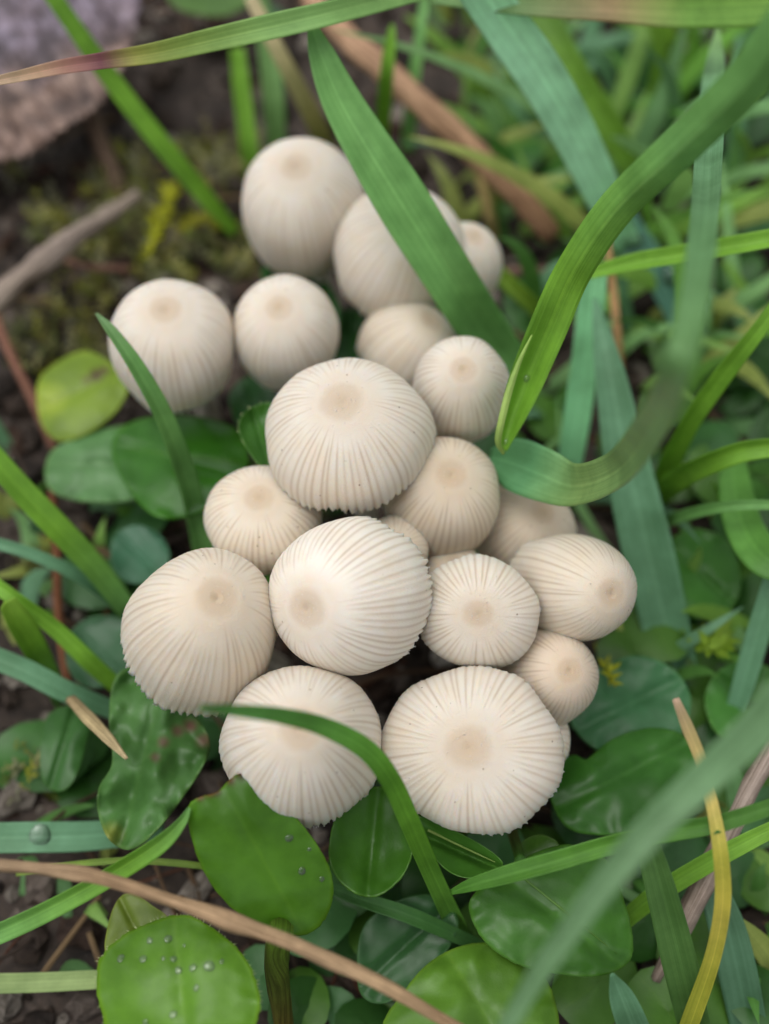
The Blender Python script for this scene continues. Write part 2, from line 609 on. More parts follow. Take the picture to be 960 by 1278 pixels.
def blade(label, pts, cols, fold=0.22, roll=0.0, n=46, group=None, name='grass_blade', cat='grass blade', thick=0.012, wavy=0.04):
    """a grass blade; pts: (px, py, z, width_px), fold: depth of the keel over the half width, roll in degrees about its length"""
    w = np.array([[*P(p[0], p[1], p[2]), p[3]] for p in pts])
    for row in w:
        row[3] = row[3] * depth(Vector(row[:3])) / FOCAL_PX / 2
    arr, n0, n1 = grow_out(catmull(w, n), leaves_picture(pts[0]), leaves_picture(pts[-1]))
    tints = pad_rows(col_along(cols, n), n0, n1)
    c, hw = arr[:, :3], np.maximum(arr[:, 3], 0.004)
    t = np.gradient(c, axis=0)
    t /= np.linalg.norm(t, axis=1)[:, None] + 1e-9
    us = np.linspace(-1, 1, 11)
    ln = np.concatenate([[0], np.cumsum(np.linalg.norm(np.diff(c, axis=0), axis=1))])
    rolls = np.radians(roll if isinstance(roll, (list, tuple)) else [roll, roll])
    rolls = np.interp(np.linspace(0, 1, n), np.linspace(0, 1, len(rolls)), rolls)
    rolls = pad_rows(rolls[:, None], n0, n1)[:, 0]
    folds = fold if isinstance(fold, (list, tuple)) else [fold, fold]
    folds = np.interp(np.linspace(0, 1, n), np.linspace(0, 1, len(folds)), folds)
    folds = pad_rows(folds[:, None], n0, n1)[:, 0]
    n = len(arr)
    seed = rng.uniform(0, 50)
    top, bot, al, ac = [], [], [], []
    for i in range(n):
        v = np.array(CAM) - c[i]
        v /= np.linalg.norm(v)
        a = np.cross(t[i], v)
        a /= np.linalg.norm(a) + 1e-9
        b = np.cross(a, t[i])
        ca, sa = math.cos(rolls[i]), math.sin(rolls[i])
        a2, b2 = ca * a + sa * b, -sa * a + ca * b
        h = hw[i] / max(0.35, abs(ca)) * (1 + wavy * mnoise.noise(Vector((ln[i] * 1.3, seed, 0))))
        for u in us:
            e = wavy * hw[i] * 1.2 * mnoise.noise(Vector((ln[i] * 0.9, seed + 9, u * 0.7))) * abs(u)
            p = c[i] + a2 * (u * h) + b2 * (folds[i] * h * (abs(u) ** 1.3 - 0.4) + e)
            th = min(thick, hw[i] * 0.35) * (1.0 - 0.75 * abs(u)) + 0.002
            th += 0.010 * max(0, 1 - abs(u) / 0.22) * min(1, hw[i] / 0.12)
            top.append(p)
            bot.append(p - b2 * th)
            al.append(ln[i])
            ac.append(u)
    m = len(us)
    fs = []
    K = n * m
    for i in range(n - 1):
        for j in range(m - 1):
            q = i * m + j
            fs.append((q, q + m, q + m + 1, q + 1))
            fs.append((K + q, K + q + 1, K + q + m + 1, K + q + m))
        q = i * m
        fs.append((q, K + q, K + q + m, q + m))
        q = i * m + m - 1
        fs.append((q, q + m, K + q + m, K + q))
    fs.append(tuple(range(m)) + tuple(K + j for j in reversed(range(m))))
    e = (n - 1) * m
    fs.append(tuple(reversed(range(e, e + m))) + tuple(K + e + j for j in range(m)))
    col = np.repeat(tints, m, 0)
    o = mk(name, np.array(top + bot), fs, GRASS, cols=np.vstack([col, col]), attrs={'along': al + al, 'across': ac + ac})
    tag(o, label, cat, group)
    return o


def leaf(label, outline, z0, col, slope=(0, 0), cup=0.0, mid=(0, 1), crease=0.0, wave=0.05, wfreq=2.0, stalk_to=None, stalk_col=None,
         stalk_w=16, tooth=0.0, vein=None, stain=(), name='round_leaf', group=None, cat='leaf', thick=0.022, nr=18, na=110, hairs=0):
    """a broad leaf from its outline in the photograph; slope: rise in z per 100 px in x and y, mid: pixel direction of the midrib"""
    pg = np.array(outline, float)
    c = pg.mean(0)
    ring = catmull(pg, na, True)
    md = np.array(mid, float)
    md /= np.linalg.norm(md)
    pr = np.array([-md[1], md[0]])
    size = np.abs(pg - c).max()
    seed = rng.uniform(0, 90)
    V, al, ac, pix = [], [], [], [c]

    def zf(q, rr):
        d = (q - c) / 100.0
        z = z0 + slope[0] * d[0] + slope[1] * d[1] + cup * rr * rr
        k = (q - c) @ pr / size
        z -= crease * math.exp(-(k / 0.10) ** 2)
        z += wave * mnoise.noise(Vector((d[0] * wfreq, d[1] * wfreq, seed))) + 0.10 * wave * mnoise.noise(Vector((d[0] * wfreq * 3, d[1] * wfreq * 3, seed + 5)))
        z += wave * 0.8 * rr ** 4 * mnoise.noise(Vector((d[0] * 5, d[1] * 5, seed + 20)))
        return z, k
    z, k = zf(c, 0)
    V.append(P(c[0], c[1], z))
    al.append(0)
    ac.append(k)
    for i in range(1, nr + 1):
        rr = (i / nr) ** 0.85
        for j in range(na):
            e = 1.0
            if i == nr:
                e += tooth * mnoise.noise(Vector((j * 0.9, seed, 0)))
            q = c + (ring[j] - c) * rr * e
            z, k = zf(q, rr)
            pix.append(q)
            V.append(P(q[0], q[1], z))
            al.append(rr)
            ac.append(k)
    V = np.array(V)
    nv = len(V)
    fs = []
    for j in range(na):
        fs.append((0, 1 + (j + 1) % na, 1 + j))
    for i in range(nr - 1):
        for j in range(na):
            k2 = (j + 1) % na
            a = 1 + i * na
            fs.append((a + j, a + k2, a + na + k2, a + na + j))
    bf = [tuple(x + nv for x in reversed(f)) for f in fs]
    a = 1 + (nr - 1) * na
    rimf = [(a + j, a + (j + 1) % na, a + (j + 1) % na + nv, a + j + nv) for j in range(na)]
    B = V.copy()
    B[:, 2] -= thick
    colr = np.tile(np.array(col), (2 * nv, 1))
    if stain:
        px_ = np.array(pix)
        for (sx, sy, sr, scol) in stain:
            k_ = np.clip(1.3 - np.hypot(px_[:, 0] - sx, px_[:, 1] - sy) / sr, 0, 1)[:, None]
            k_ = np.vstack([k_, k_])
            colr = colr * (1 - k_) + np.array(scol) * k_
    base = V.mean(0)
    org = Vector((base[0], base[1], 0))
    t = thing(name, label, cat, org, group)
    lb_ = mk('leaf_blade', np.vstack([V, B]), fs + bf + rimf, LEAF, origin=org, parent=t, cols=colr, attrs={'along': al + al, 'across': ac + ac})
    if vein:
        (x0, y0), (x1, y1), vcol, vw = vein
        wp = []
        for i in range(9):
            q = np.array([x0 + (x1 - x0) * i / 8, y0 + (y1 - y0) * i / 8])
            e_ = ring - c
            j = int(np.argmax((e_ @ (q - c)) / (np.linalg.norm(e_, axis=1) + 1e-9)))
            rr = min(1.0, np.linalg.norm(q - c) / np.linalg.norm(e_[j]))
            wp.append(P(q[0], q[1], zf(q, rr)[0] + 0.001))
        v_, f_, a_, c_ = tube_geo(wp, [vw] * 4 + [vw * 0.9, vw * 0.8, vw * 0.7, vw * 0.5, vw * 0.3], 26, 6, True, 0.2)
        mk('midrib', v_, f_, LEAF, origin=org, parent=lb_, cols=np.tile(np.array(vcol), (len(v_), 1)), attrs={'along': [0] * len(v_), 'across': [1] * len(v_)})
    if stalk_to:
        pts = stalk_to
        stalk('leaf_stalk', None, None, pts, stalk_col or [col, S(120, 90, 60)], mat=FLESH, parent=t, origin=org, rough=0.1, n=24, ns=9)
    if hairs:
        hv, hf = [], []
        for _ in range(hairs):
            j = rng.randrange(na)
            p = V[a + j]
            o2 = P(*(c + (ring[j] - c) * 1.05), z0)
            d = np.array(o2) - np.array(P(*(c + (ring[j] - c)), z0))
            d /= np.linalg.norm(d) + 1e-9
            d = d + nrng.normal(0, 0.35, 3)
            ln = rng.uniform(0.012, 0.03)
            s = np.cross(d, [0, 0, 1])
            s = s / (np.linalg.norm(s) + 1e-9) * 0.0035
            k = len(hv)
            hv += [p - s, p + s, p + d * ln, p + np.array([0, 0, -0.006])]
            hf += [(k, k + 1, k + 2), (k + 1, k + 3, k + 2), (k + 3, k, k + 2)]
        h = mk('edge_hairs', np.array(hv), hf, MOSS, origin=org, parent=t, cols=np.tile(S(190, 205, 150), (len(hv), 1)), attrs={'along': [0] * len(hv), 'across': [1] * len(hv)})
        h['kind'] = 'stuff'
    return t


# ------------------------------------------------------------------ mushrooms
def mushroom(label, cx, cy, R_px, ax, ay, z, q=0.8, phimax=93, ribs=50, tint=(1, 1, 1), n=2.08, base=None, asp=1.0, length=None, rib=1.0):
    """cx, cy: middle of the cap's outline in the photograph, R_px: its half width, ax, ay: where its tan disc sits"""
    R0 = P(cx, cy, z)
    off = np.array([ax - cx, -(ay - cy)], float)
    d = np.linalg.norm(off)
    u = off / d if d > 1 else np.array([0, 1.0])
    want = d / R_px
    pp = np.linspace(0, math.radians(phimax), 80)
    pr_ = np.sin(pp) ** (2 / n)
    ph_ = np.sign(np.cos(pp)) * np.abs(np.cos(pp)) ** (2 / n)

    def box(q_, th_):
        top = (q_ * ph_ * math.sin(th_) + pr_ * math.cos(th_)).max()
        bot = (q_ * ph_ * math.sin(th_) - pr_ * math.cos(th_)).min()
        return top, bot

    def tilt(q_):
        lo, hi = 0.0, math.radians(78)
        for _ in range(30):
            m_ = (lo + hi) / 2
            t_, b_ = box(q_, m_)
            if q_ * 0.95 * math.sin(m_) - (t_ + b_) / 2 < want:
                lo = m_
            else:
                hi = m_
        return lo
    if length:
        ql, qh = 0.5, 1.6
        for _ in range(24):
            q = (ql + qh) / 2
            t_, b_ = box(q, tilt(q))
            if (t_ - b_) * R_px < length:
                ql = q
            else:
                qh = q
    th = tilt(q)
    t_, b_ = box(q, th)
    sh = (t_ + b_) / 2 * R_px
    bx, by = cx - u[0] * sh, cy + u[1] * sh
    B = P(bx, by, z)
    v = (CAM - B).normalized()
    ex = (RGT - v * RGT.dot(v)).normalized()
    ey = (UPV - v * UPV.dot(v)).normalized()
    axis = (v * math.cos(th) + (ex * u[0] + ey * u[1]) * math.sin(th)).normalized()
    R = R_px * depth(B) / FOCAL_PX
    H = q * R
    e1 = (RGT - axis * RGT.dot(axis)).normalized()
    e2 = axis.cross(e1)
    r_ = random.Random(int(cx * 7 + cy))
    ribs = int(ribs * 1.12)
    NA, NR = ribs * 6, 36
    pm = math.radians(phimax)
    dep = np.array([r_.uniform(0.35, 1.0) for _ in range(ribs)])
    sta = np.array([r_.uniform(0.15, 0.32) for _ in range(ribs)])
    shift = np.array([r_.uniform(-0.22, 0.22) for _ in range(ribs)])
    scal = np.array([r_.uniform(-1, 1) for _ in range(ribs)])
    ph = [r_.uniform(0, 6.28) for _ in range(6)]
    verts = np.zeros((1 + NR * NA, 3))
    rad = np.zeros(1 + NR * NA)
    gro = np.zeros(1 + NR * NA)
    A = np.linspace(0, 2 * math.pi, NA, endpoint=False)
    wob = 0.030 * np.sin(2 * A + ph[0]) + 0.024 * np.sin(3 * A + ph[1]) + 0.016 * np.sin(5 * A + ph[2]) + 0.010 * np.sin(9 * A + ph[3])
    x = np.arange(NA) / 6.0
    idx = np.round(x).astype(int) % ribs
    dd = x - np.round(x) - shift[idx]
    g = np.exp(-(dd / 0.19) ** 2)
    jag = np.array([r_.gauss(0, 1) for _ in range(NA)])
    for i in range(1, NR + 1):
        t = i / NR
        phi = t * pm * np.ones(NA)
        mrim = max(0.0, (t - 0.80) / 0.20)
        phi = phi + mrim * (0.05 * (1 - g) * (0.4 + 0.6 * scal[idx] ** 2) + 0.012 * jag * (mrim > 0.95) + 0.06 * np.sin(3 * A + ph[4]) + 0.04 * np.sin(7 * A + ph[5]))
        s, c = np.sin(phi), np.cos(phi)
        rr = np.abs(s) ** (2 / n)
        hh = np.sign(c) * np.abs(c) ** (2 / n)
        m = np.clip((t - sta[idx]) / 0.18, 0, 1)
        m = m * m * (3 - 2 * m)
        gm = g * dep[idx] * m
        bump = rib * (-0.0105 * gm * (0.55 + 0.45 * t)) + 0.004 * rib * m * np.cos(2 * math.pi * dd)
        k = wob * t * t
        disc = np.clip(1 - (rr / 0.34) ** 2, 0, 1) ** 2 * -0.022
        # pinch the shoulders of tall bells slightly
        rad_s = R * (rr * (1 + k) + bump * np.abs(s) ** 0.5)
        hgt = H * (hh + disc) + R * bump * c
        rad_s = rad_s * (1 + mrim ** 3 * (0.045 * (1 - g ** 0.7) * (0.3 + 0.7 * np.abs(scal[idx])) + 0.0045 * jag - 0.018))
        if phimax > 93:
            hgt = np.where(c < 0, hgt * 1.1, hgt)
        row = np.outer(rad_s * np.cos(A), e1) + np.outer(rad_s * np.sin(A) * asp, e2) + np.outer(hgt, axis)
        sl = slice(1 + (i - 1) * NA, 1 + i * NA)
        den = np.array([mnoise.noise(Vector(p) * (1.6 / R) + Vector((cx, cy, 0))) for p in row[::6]])
        den = np.interp(np.arange(NA), np.arange(0, NA + 6, 6), np.append(den, den[0]))
        row = row * (1 + 0.035 * t * den)[:, None]
        verts[sl] = row + np.array(B)
        rad[sl] = np.where(c > 0, rr, 1.0)
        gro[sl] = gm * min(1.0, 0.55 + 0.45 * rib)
    verts[0] = np.array(B + axis * (H * 0.95))
    faces = [(0, 1 + (j + 1) % NA, 1 + j) for j in range(NA)]
    for i in range(NR - 1):
        a = 1 + i * NA
        for j in range(NA):
            k2 = (j + 1) % NA
            faces.append((a + j, a + k2, a + NA + k2, a + NA + j))
    # lip and inner wall
    last = verts[1 + (NR - 1) * NA:]
    inner, nin = [], 0
    K = len(verts)
    for sc_, dz in ((0.955, 0.01), (0.93, 0.14), (0.80, 0.36), (0.5, 0.55), (0.12, 0.62)):
        rel = last - np.array(B)
        hcomp = rel @ np.array(axis)
        flat_ = rel - np.outer(hcomp, axis)
        inner.append(np.array(B) + flat_ * sc_ + np.outer(hcomp * (1 if dz < 0.1 else 0.4) + dz * H, axis))
    prev = 1 + (NR - 1) * NA
    for r_i in range(len(inner)):
        a = K + r_i * NA
        for j in range(NA):
            k2 = (j + 1) % NA
            faces.append((prev + j, prev + k2, a + k2, a + j))
        prev = a
    verts = np.vstack([verts] + inner)
    rad = np.concatenate([rad, np.ones(NA * len(inner))])
    gro = np.concatenate([gro, np.full(NA * len(inner), 0.5)])
    # foot on the soil
    if base is None:
        gx, gy = B.x * 0.72 + 0.05, B.y * 0.72 + 0.25
    else:
        q_ = P(base[0], base[1], 0)
        gx, gy = q_.x, q_.y
    gz = ground_z(gx, gy) - 0.16
    org = Vector((gx, gy, gz))
    t = thing('mushroom', label, 'mushroom', org, 'cluster of pale ribbed mushrooms')
    tc = np.tile(np.array(tint), (len(verts), 1))
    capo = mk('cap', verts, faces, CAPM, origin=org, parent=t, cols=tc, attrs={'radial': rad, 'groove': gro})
    # gills
    gv, gf = [], []
    for i in range(ribs):
        a = 2 * math.pi * i / ribs
        dr = e1 * math.cos(a) + e2 * math.sin(a)
        sd = axis.cross(dr) * 0.006
        k = len(gv)
        for rr, h0, h1 in ((0.14, 0.50, 0.30), (0.55, 0.46, 0.12), (0.88, 0.16, 0.02)):
            for s in (-1, 1):
                gv.append(B + dr * (rr * R) + axis * (h0 * H) + sd * s)
                gv.append(B + dr * (rr * R) + axis * (h1 * H) + sd * s)
        for m in (0, 4):
            gf += [(k + m, k + m + 1, k + m + 5, k + m + 4), (k + m + 2, k + m + 6, k + m + 7, k + m + 3), (k + m + 1, k + m + 3, k + m + 7, k + m + 5)]
    go = mk('gills', gv, gf, FLESH, origin=org, parent=t, cols=np.tile(S(176, 158, 138), (len(gv), 1)), attrs={'along': [0] * len(gv), 'across': [0] * len(gv)}, smooth=False)
    go['kind'] = 'stuff'
    # stem
    p0 = B + axis * (0.55 * H)
    p1 = B - axis * 0.35 * R
    p2 = Vector((gx, gy, gz)).lerp(p1, 0.45) + Vector((0.06, 0.05, 0))
    v_, f_, al, ac = tube_geo([p0, p1, p2, Vector((gx, gy, gz))], [0.085 * R / 0.6, 0.095 * R / 0.6, 0.11, 0.14], 22, 12, True, 0.15)
    mk('stem', v_, f_, FLESH, origin=org, parent=t, cols=np.tile(S(226, 220, 208), (len(v_), 1)), attrs={'along': al, 'across': ac})
    # granules of the veil on the skin and along the lip
    pv, pf = [], []
    for i in range(420):
        ring = NR - r_.choice([0, 0, 0, 0, 1, 2]) if i < 270 else r_.randrange(2, NR)
        idv = 1 + (ring - 1) * NA + r_.randrange(NA)
        p = verts[idv]
        s = r_.uniform(0.004, 0.010) * (0.85 if i < 270 else 0.7)
        k = len(pv)
        for m in ((1, 0, 0), (-1, 0, 0), (0, 1, 0), (0, -1, 0), (0, 0, 1), (0, 0, -1)):
            pv.append(p + np.array(m) * s * r_.uniform(0.6, 1.3))
        pf += [(k + a, k + b, k + c) for a, b, c in ((0, 2, 4), (2, 1, 4), (1, 3, 4), (3, 0, 4), (2, 0, 5), (1, 2, 5), (3, 1, 5), (0, 3, 5))]
    po = mk('veil_granules', np.array(pv), pf, CAPM, origin=org, parent=t, cols=np.tile(np.array(tint), (len(pv), 1)), attrs={'radial': [0.7] * len(pv), 'groove': [0.0] * len(pv)}, smooth=False)
    po['kind'] = 'stuff'
    return t


TAN = (0.94, 0.885, 0.81)
WARM = (0.985, 0.96, 0.915)
WHT = (1.12, 1.13, 1.15)
PINK = (0.97, 0.90, 0.83)
MUSH = [
    ('tall bell mushroom at the very back, below the pale dry blade', 379, 260, 76, 370, 214, 2.0, dict(length=168, phimax=116, ribs=46, n=2.45, rib=0.7)),
    ('rounded mushroom crossed by the broad green blade', 498, 315, 81, 518, 276, 2.05, dict(length=164, phimax=114, ribs=48, n=2.22, rib=0.7)),
    ('small mushroom peeping out behind the blade-crossed one', 576, 332, 50, 592, 298, 1.7, dict(length=108, phimax=114, ribs=36)),
    ('half hidden mushroom below the blade-crossed one', 510, 434, 60, 536, 402, 1.65, dict(length=116, phimax=112, ribs=40, tint=WARM)),
    ('leftmost mushroom, standing apart with a thin grass blade before it', 216, 431, 79, 207, 390, 2.1, dict(length=162, phimax=116, ribs=46, base=(262, 520), n=2.22, rib=0.8)),
    ('small round mushroom right beside the leftmost one', 358, 416, 67, 349, 387, 2.0, dict(length=141, phimax=114, ribs=42, n=2.2, rib=0.8)),
    ('large domed mushroom at the heart of the cluster', 434, 542, 102, 428, 504, 2.65, dict(length=191, ribs=54, phimax=97)),
    ('small pale mushroom beside the folded tip of the thick blade', 575, 488, 63, 578, 464, 2.25, dict(length=133, phimax=110, ribs=42)),
    ('tan mushroom with rough brown disc right below the large domed one', 552, 619, 74, 562, 594, 2.1, dict(length=148, phimax=104, ribs=44, tint=TAN)),
    ('cream mushroom below left of the large domed one', 328, 647, 73, 324, 622, 2.15, dict(length=136, phimax=104, ribs=44, tint=WARM)),
    ('whitest large mushroom with its disc turned to the left', 435, 743, 98, 387, 757, 2.55, dict(length=198, ribs=52, tint=WHT, phimax=104, rib=1.3)),
    ('broad mushroom at the left edge of the lower cluster', 252, 788, 97, 268, 752, 2.15, dict(length=204, ribs=50, tint=WARM, phimax=94, rib=1.5)),
    ('mid-sized mushroom with specked centred disc above the lowest right one', 596, 764, 79, 597, 766, 2.3, dict(q=0.7, ribs=46, asp=0.88, rib=1.2)),
    ('egg-shaped mushroom tilted to the right with its disc at the right end', 713, 732, 68, 758, 740, 2.0, dict(length=158, phimax=116, ribs=46, tint=WARM)),
    ('mushroom tucked under the curled teal blade end', 655, 662, 66, 676, 640, 1.45, dict(length=124, phimax=108, ribs=40, tint=TAN)),
    ('small flat tan mushroom under the egg-shaped one', 680, 846, 61, 708, 838, 1.6, dict(length=134, phimax=104, ribs=40, tint=PINK)),
    ('largest wide open mushroom at the bottom right with dark radial lines', 589, 935, 112, 585, 933, 2.05, dict(q=0.62, ribs=56, asp=0.94, rib=1.6)),
    ('wide mushroom at the bottom crossed by a curving grass blade', 378, 931, 99, 375, 912, 1.95, dict(length=206, ribs=52, rib=1.5)),
    ('cream cap sliver showing behind the whitest mushroom', 489, 690, 47, 492, 684, 2.15, dict(q=0.7, ribs=36, tint=TAN)),
    ('tan cap sliver wedged between the specked and rough-disc mushrooms', 566, 716, 42, 566, 702, 1.85, dict(q=0.7, ribs=32, tint=TAN)),
    ('cap edge showing behind the right side of the largest open mushroom', 660, 922, 52, 664, 916, 1.45, dict(q=0.7, ribs=34, tint=WARM)),
]
for lb, cx, cy, r, ax, ay, z, kw in MUSH:
    mushroom(lb, cx, cy, r, ax, ay, z, **kw)

# ------------------------------------------------------------------ grass blades
BR, MD, TL, DK = S(116, 168, 52), S(112, 166, 90), S(106, 156, 116), S(70, 120, 58)
GY, PL, YL, OL = S(112, 150, 106), S(150, 176, 110), S(196, 194, 66), S(150, 150, 92)
blade('broad flat green blade lying in front of the back mushrooms', [(387, 22, 4.3, 6), (402, 70, 4.1, 34), (432, 138, 3.8, 52), (500, 250, 3.3, 66), (566, 355, 2.6, 64), (612, 425, 1.75, 58), (652, 470, 1.2, 44)], [MD, MD, S(104, 158, 84)], fold=0.36, roll=8)
SWEEP = blade('thick glossy blade sweeping down from the upper right to a folded tip', [(990, 20, 6.4, 58), (930, 105, 5.9, 58), (845, 188, 5.2, 53), (768, 262, 4.5, 48), (715, 340, 3.9, 46), (684, 410, 3.4, 48), (657, 475, 3.0, 44), (638, 525, 2.75, 30), (628, 562, 2.6, 10)], [MD, MD, BR, BR, BR], fold=[-0.6, -0.65, -0.6, -0.3, 0.8, 1.2, 1.2], roll=[8, 8, 5, 0, 0, 0, 0], thick=0.03, n=60)
rim_ = blade('pale folded rim', [(664, 418, 3.42, 2), (648, 452, 3.3, 6), (635, 490, 3.15, 9), (625, 530, 2.95, 9), (622, 552, 2.8, 8), (629, 567, 2.64, 4)], [S(150, 186, 90), S(160, 190, 104), S(150, 182, 92)], fold=-0.6, name='folded_rim')
rim_.location = rim_.location - SWEEP.location
rim_.parent = SWEEP
del rim_['category']
blade('long blade hanging from the upper right and curling under beside the folded tip', [(610, 570, 2.1, 20), (640, 578, 2.25, 62), (675, 592, 2.4, 66), (716, 606, 2.65, 54), (768, 588, 3.6, 44), (812, 535, 5.0, 44), (846, 460, 6.1, 42), (868, 370, 6.0, 38), (880, 270, 5.0, 34), (886, 170, 4.0, 33), (892, 90, 3.4, 26), (896, 34, 3.2, 5)], [S(104, 166, 112), S(104, 166, 112), S(126, 160, 92), S(112, 156, 92), S(104, 148, 88), S(104, 150, 100), TL, S(138, 180, 108)], fold=0.3, roll=[0, 0, 30, 20, 5, 0], wavy=0.08, n=70)
blade('blurred grey-green blade running across the lower right corner', [(1000, 846, 4.6, 54), (935, 918, 4.6, 47), (860, 988, 4.6, 42), (790, 1060, 4.5, 38), (722, 1146, 4.3, 32), (657, 1240, 4.0, 25), (612, 1320, 3.7, 20)], S(106, 145, 99), fold=0.3, roll=12)
blade('slim blade reaching right from below the largest open mushroom', [(562, 1114, 1.7, 6), (590, 1104, 1.85, 16), (640, 1090, 2.0, 23), (700, 1073, 2.15, 24), (770, 1052, 2.3, 23), (840, 1037, 2.4, 24), (900, 1027, 2.5, 22), (985, 1000, 2.6, 20)], [S(72, 124, 40), S(78, 130, 38), S(76, 128, 44)], fold=0.4, roll=[0, 15, -20, 10])
blade('narrow blade arching over the wide bottom mushroom', [(250, 884, 4.2, 8), (300, 888, 3.95, 16), (350, 894, 3.7, 20), (405, 908, 3.4, 24), (455, 934, 3.1, 26), (487, 972, 2.8, 26), (512, 1025, 2.3, 26), (540, 1090, 1.5, 24), (575, 1165, 0.5, 26)], [DK, S(84, 138, 64), S(90, 146, 60), S(96, 152, 50), S(100, 154, 48), S(92, 146, 56)], fold=0.5, roll=[20, 15, -10, -20])
blade('slender pointed blade in front of the leftmost mushroom', [(120, 391, 3.1, 3), (138, 412, 3.05, 13), (170, 458, 2.85, 20), (205, 522, 2.4, 24), (232, 595, 1.7, 26), (248, 655, 1.0, 28), (258, 715, 0.4, 26)], [S(124, 160, 110), MD, MD, MD], fold=0.45, roll=[25, 15])
blade('bright straight blade entering from the left edge', [(-30, 548, 2.2, 30), (30, 615, 1.8, 32), (75, 662, 1.5, 32), (118, 708, 1.1, 30), (160, 762, 0.5, 26)], [BR, BR, MD], fold=0.35, roll=10)
blade('thin teal blade below the bright left-edge blade', [(-30, 672, 1.5, 16), (30, 688, 1.4, 15), (90, 714, 1.1, 16), (130, 742, 0.7, 14), (165, 775, 0.2, 12)], TL, fold=0.4)
blade('green blade bending toward the broad left mushroom', [(-30, 712, 1.6, 18), (20, 748, 1.5, 19), (70, 785, 1.2, 20), (115, 828, 0.9, 22), (160, 868, 0.4, 18)], BR, fold=0.45, roll=-15)
blade('short torn bright blade stub at the left edge', [(8, 752, 1.7, 22), (22, 775, 1.5, 30), (42, 808, 1.1, 30), (62, 845, 0.6, 24), (78, 880, 0.1, 18)], [S(130, 172, 60), BR, MD], fold=0.5, roll=20)
blade('teal blade with dew running to the wrinkled leaf', [(-30, 812, 1.2, 28), (30, 836, 1.1, 28), (85, 864, 0.9, 26), (145, 888, 0.5, 22), (190, 905, 0.2, 18)], TL, fold=0.3)
blade('curved pointed blade rising over the dry stem at lower left', [(-40, 1180, 1.6, 26), (30, 1150, 1.8, 25), (95, 1117, 2.0, 24), (155, 1082, 2.2, 24), (200, 1052, 2.35, 22), (226, 1026, 2.45, 13), (236, 1008, 2.5, 4)], [MD, BR, MD], fold=0.6, roll=-20)
blade('wide flat blade holding a drop at the left edge', [(-30, 1046, 0.8, 36), (40, 1045, 0.8, 38), (100, 1044, 0.7, 37), (150, 1040, 0.55, 34), (205, 1034, 0.3, 28)], TL, fold=0.2)
blade('pale horizontal blade at the lower left edge', [(-30, 1228, 0.5, 24), (50, 1226, 0.5, 23), (130, 1222, 0.45, 22), (200, 1218, 0.2, 18)], PL, fold=0.3)
blade('thread-thin green blade above the long dry stem', [(20, 1090, 0.8, 7), (85, 1080, 0.9, 8), (160, 1074, 1.0, 8), (245, 1080, 1.0, 8), (300, 1092, 0.7, 6)], S(120, 150, 60), fold=0.4)
blade('slanting blade in the upper left crossing the dead leaf', [(48, -30, 3.2, 20), (98, 42, 2.7, 22), (150, 115, 2.1, 24), (205, 185, 1.5, 24), (255, 245, 0.9, 22), (295, 292, 0.3, 16)], BR, fold=0.4, roll=15)
blade('long arching blade with a withered purple and tan tip', [(-40, 108, 4.4, 9), (20, 96, 4.4, 13), (75, 84, 4.4, 17), (135, 75, 4.4, 20), (195, 66, 4.4, 24), (265, 50, 4.4, 28), (345, 32, 4.4, 30), (430, 12, 4.4, 28), (560, -22, 4.2, 24)], [S(200, 178, 148), S(196, 172, 142), S(190, 162, 130), S(160, 120, 104), S(108, 62, 70), S(156, 162, 76), S(142, 168, 78), S(132, 168, 84), S(124, 166, 90), S(120, 164, 90), S(120, 164, 90), S(116, 160, 88)], fold=0.3, roll=10)
blade('upright blade behind the back mushroom, left one of the pair', [(296, 60, 1.4, 18), (303, 120, 1.0, 22), (312, 190, 0.5, 22), (318, 230, 0.1, 18)], BR, fold=0.35)
blade('pale upright blade behind the back mushroom, right one of the pair', [(322, -10, 1.9, 22), (335, 60, 1.4, 26), (342, 130, 0.9, 27), (345, 200, 0.2, 24)], S(120, 164, 96), fold=0.35)
blade('dry olive blade leaning over the back mushroom', [(312, -5, 2.6, 16), (345, 60, 2.2, 20), (372, 110, 1.8, 22), (395, 155, 1.3, 24), (418, 210, 0.4, 22)], [S(196, 188, 148), S(170, 166, 116), OL, S(142, 150, 76)], fold=0.3)
blade('small bright pointed blade beside the broad flat one', [(490, 30, 2.6, 4), (487, 52, 2.5, 13), (482, 95, 2.2, 17), (478, 145, 1.6, 19), (472, 205, 0.6, 17)], BR, fold=0.4, roll=15)
blade('blurred thin blade right of the small bright pointed one', [(530, -10, 2.0, 10), (525, 40, 1.8, 13), (515, 110, 1.3, 16), (508, 190, 0.5, 17)], MD, fold=0.3)
blade('teal wide blade slanting down from the top edge', [(580, -40, 4.3, 52), (630, 30, 3.7, 58), (676, 95, 3.2, 58), (716, 165, 2.6, 54), (752, 240, 1.9, 46), (785, 310, 1.0, 34)], S(163, 216, 177), fold=0.2, roll=-4)
blade('yellowish green blade beside the teal wide one', [(660, -20, 2.2, 34), (705, 70, 1.8, 34), (755, 150, 1.3, 34), (800, 225, 0.7, 30)], S(104, 150, 48), fold=0.3)
blade('bright nearly level blade joining the thick blade from the right', [(985, 294, 3.3, 22), (920, 306, 3.2, 23), (850, 318, 3.0, 23), (790, 328, 2.8, 21), (735, 342, 2.6, 14)], BR, fold=0.55, roll=-20)
blade('upright teal blade right of the folded tip', [(742, 340, 2.1, 32), (736, 400, 1.8, 34), (728, 470, 1.4, 35), (716, 550, 0.9, 33), (704, 620, 0.3, 28)], S(129, 195, 141), fold=0.3)
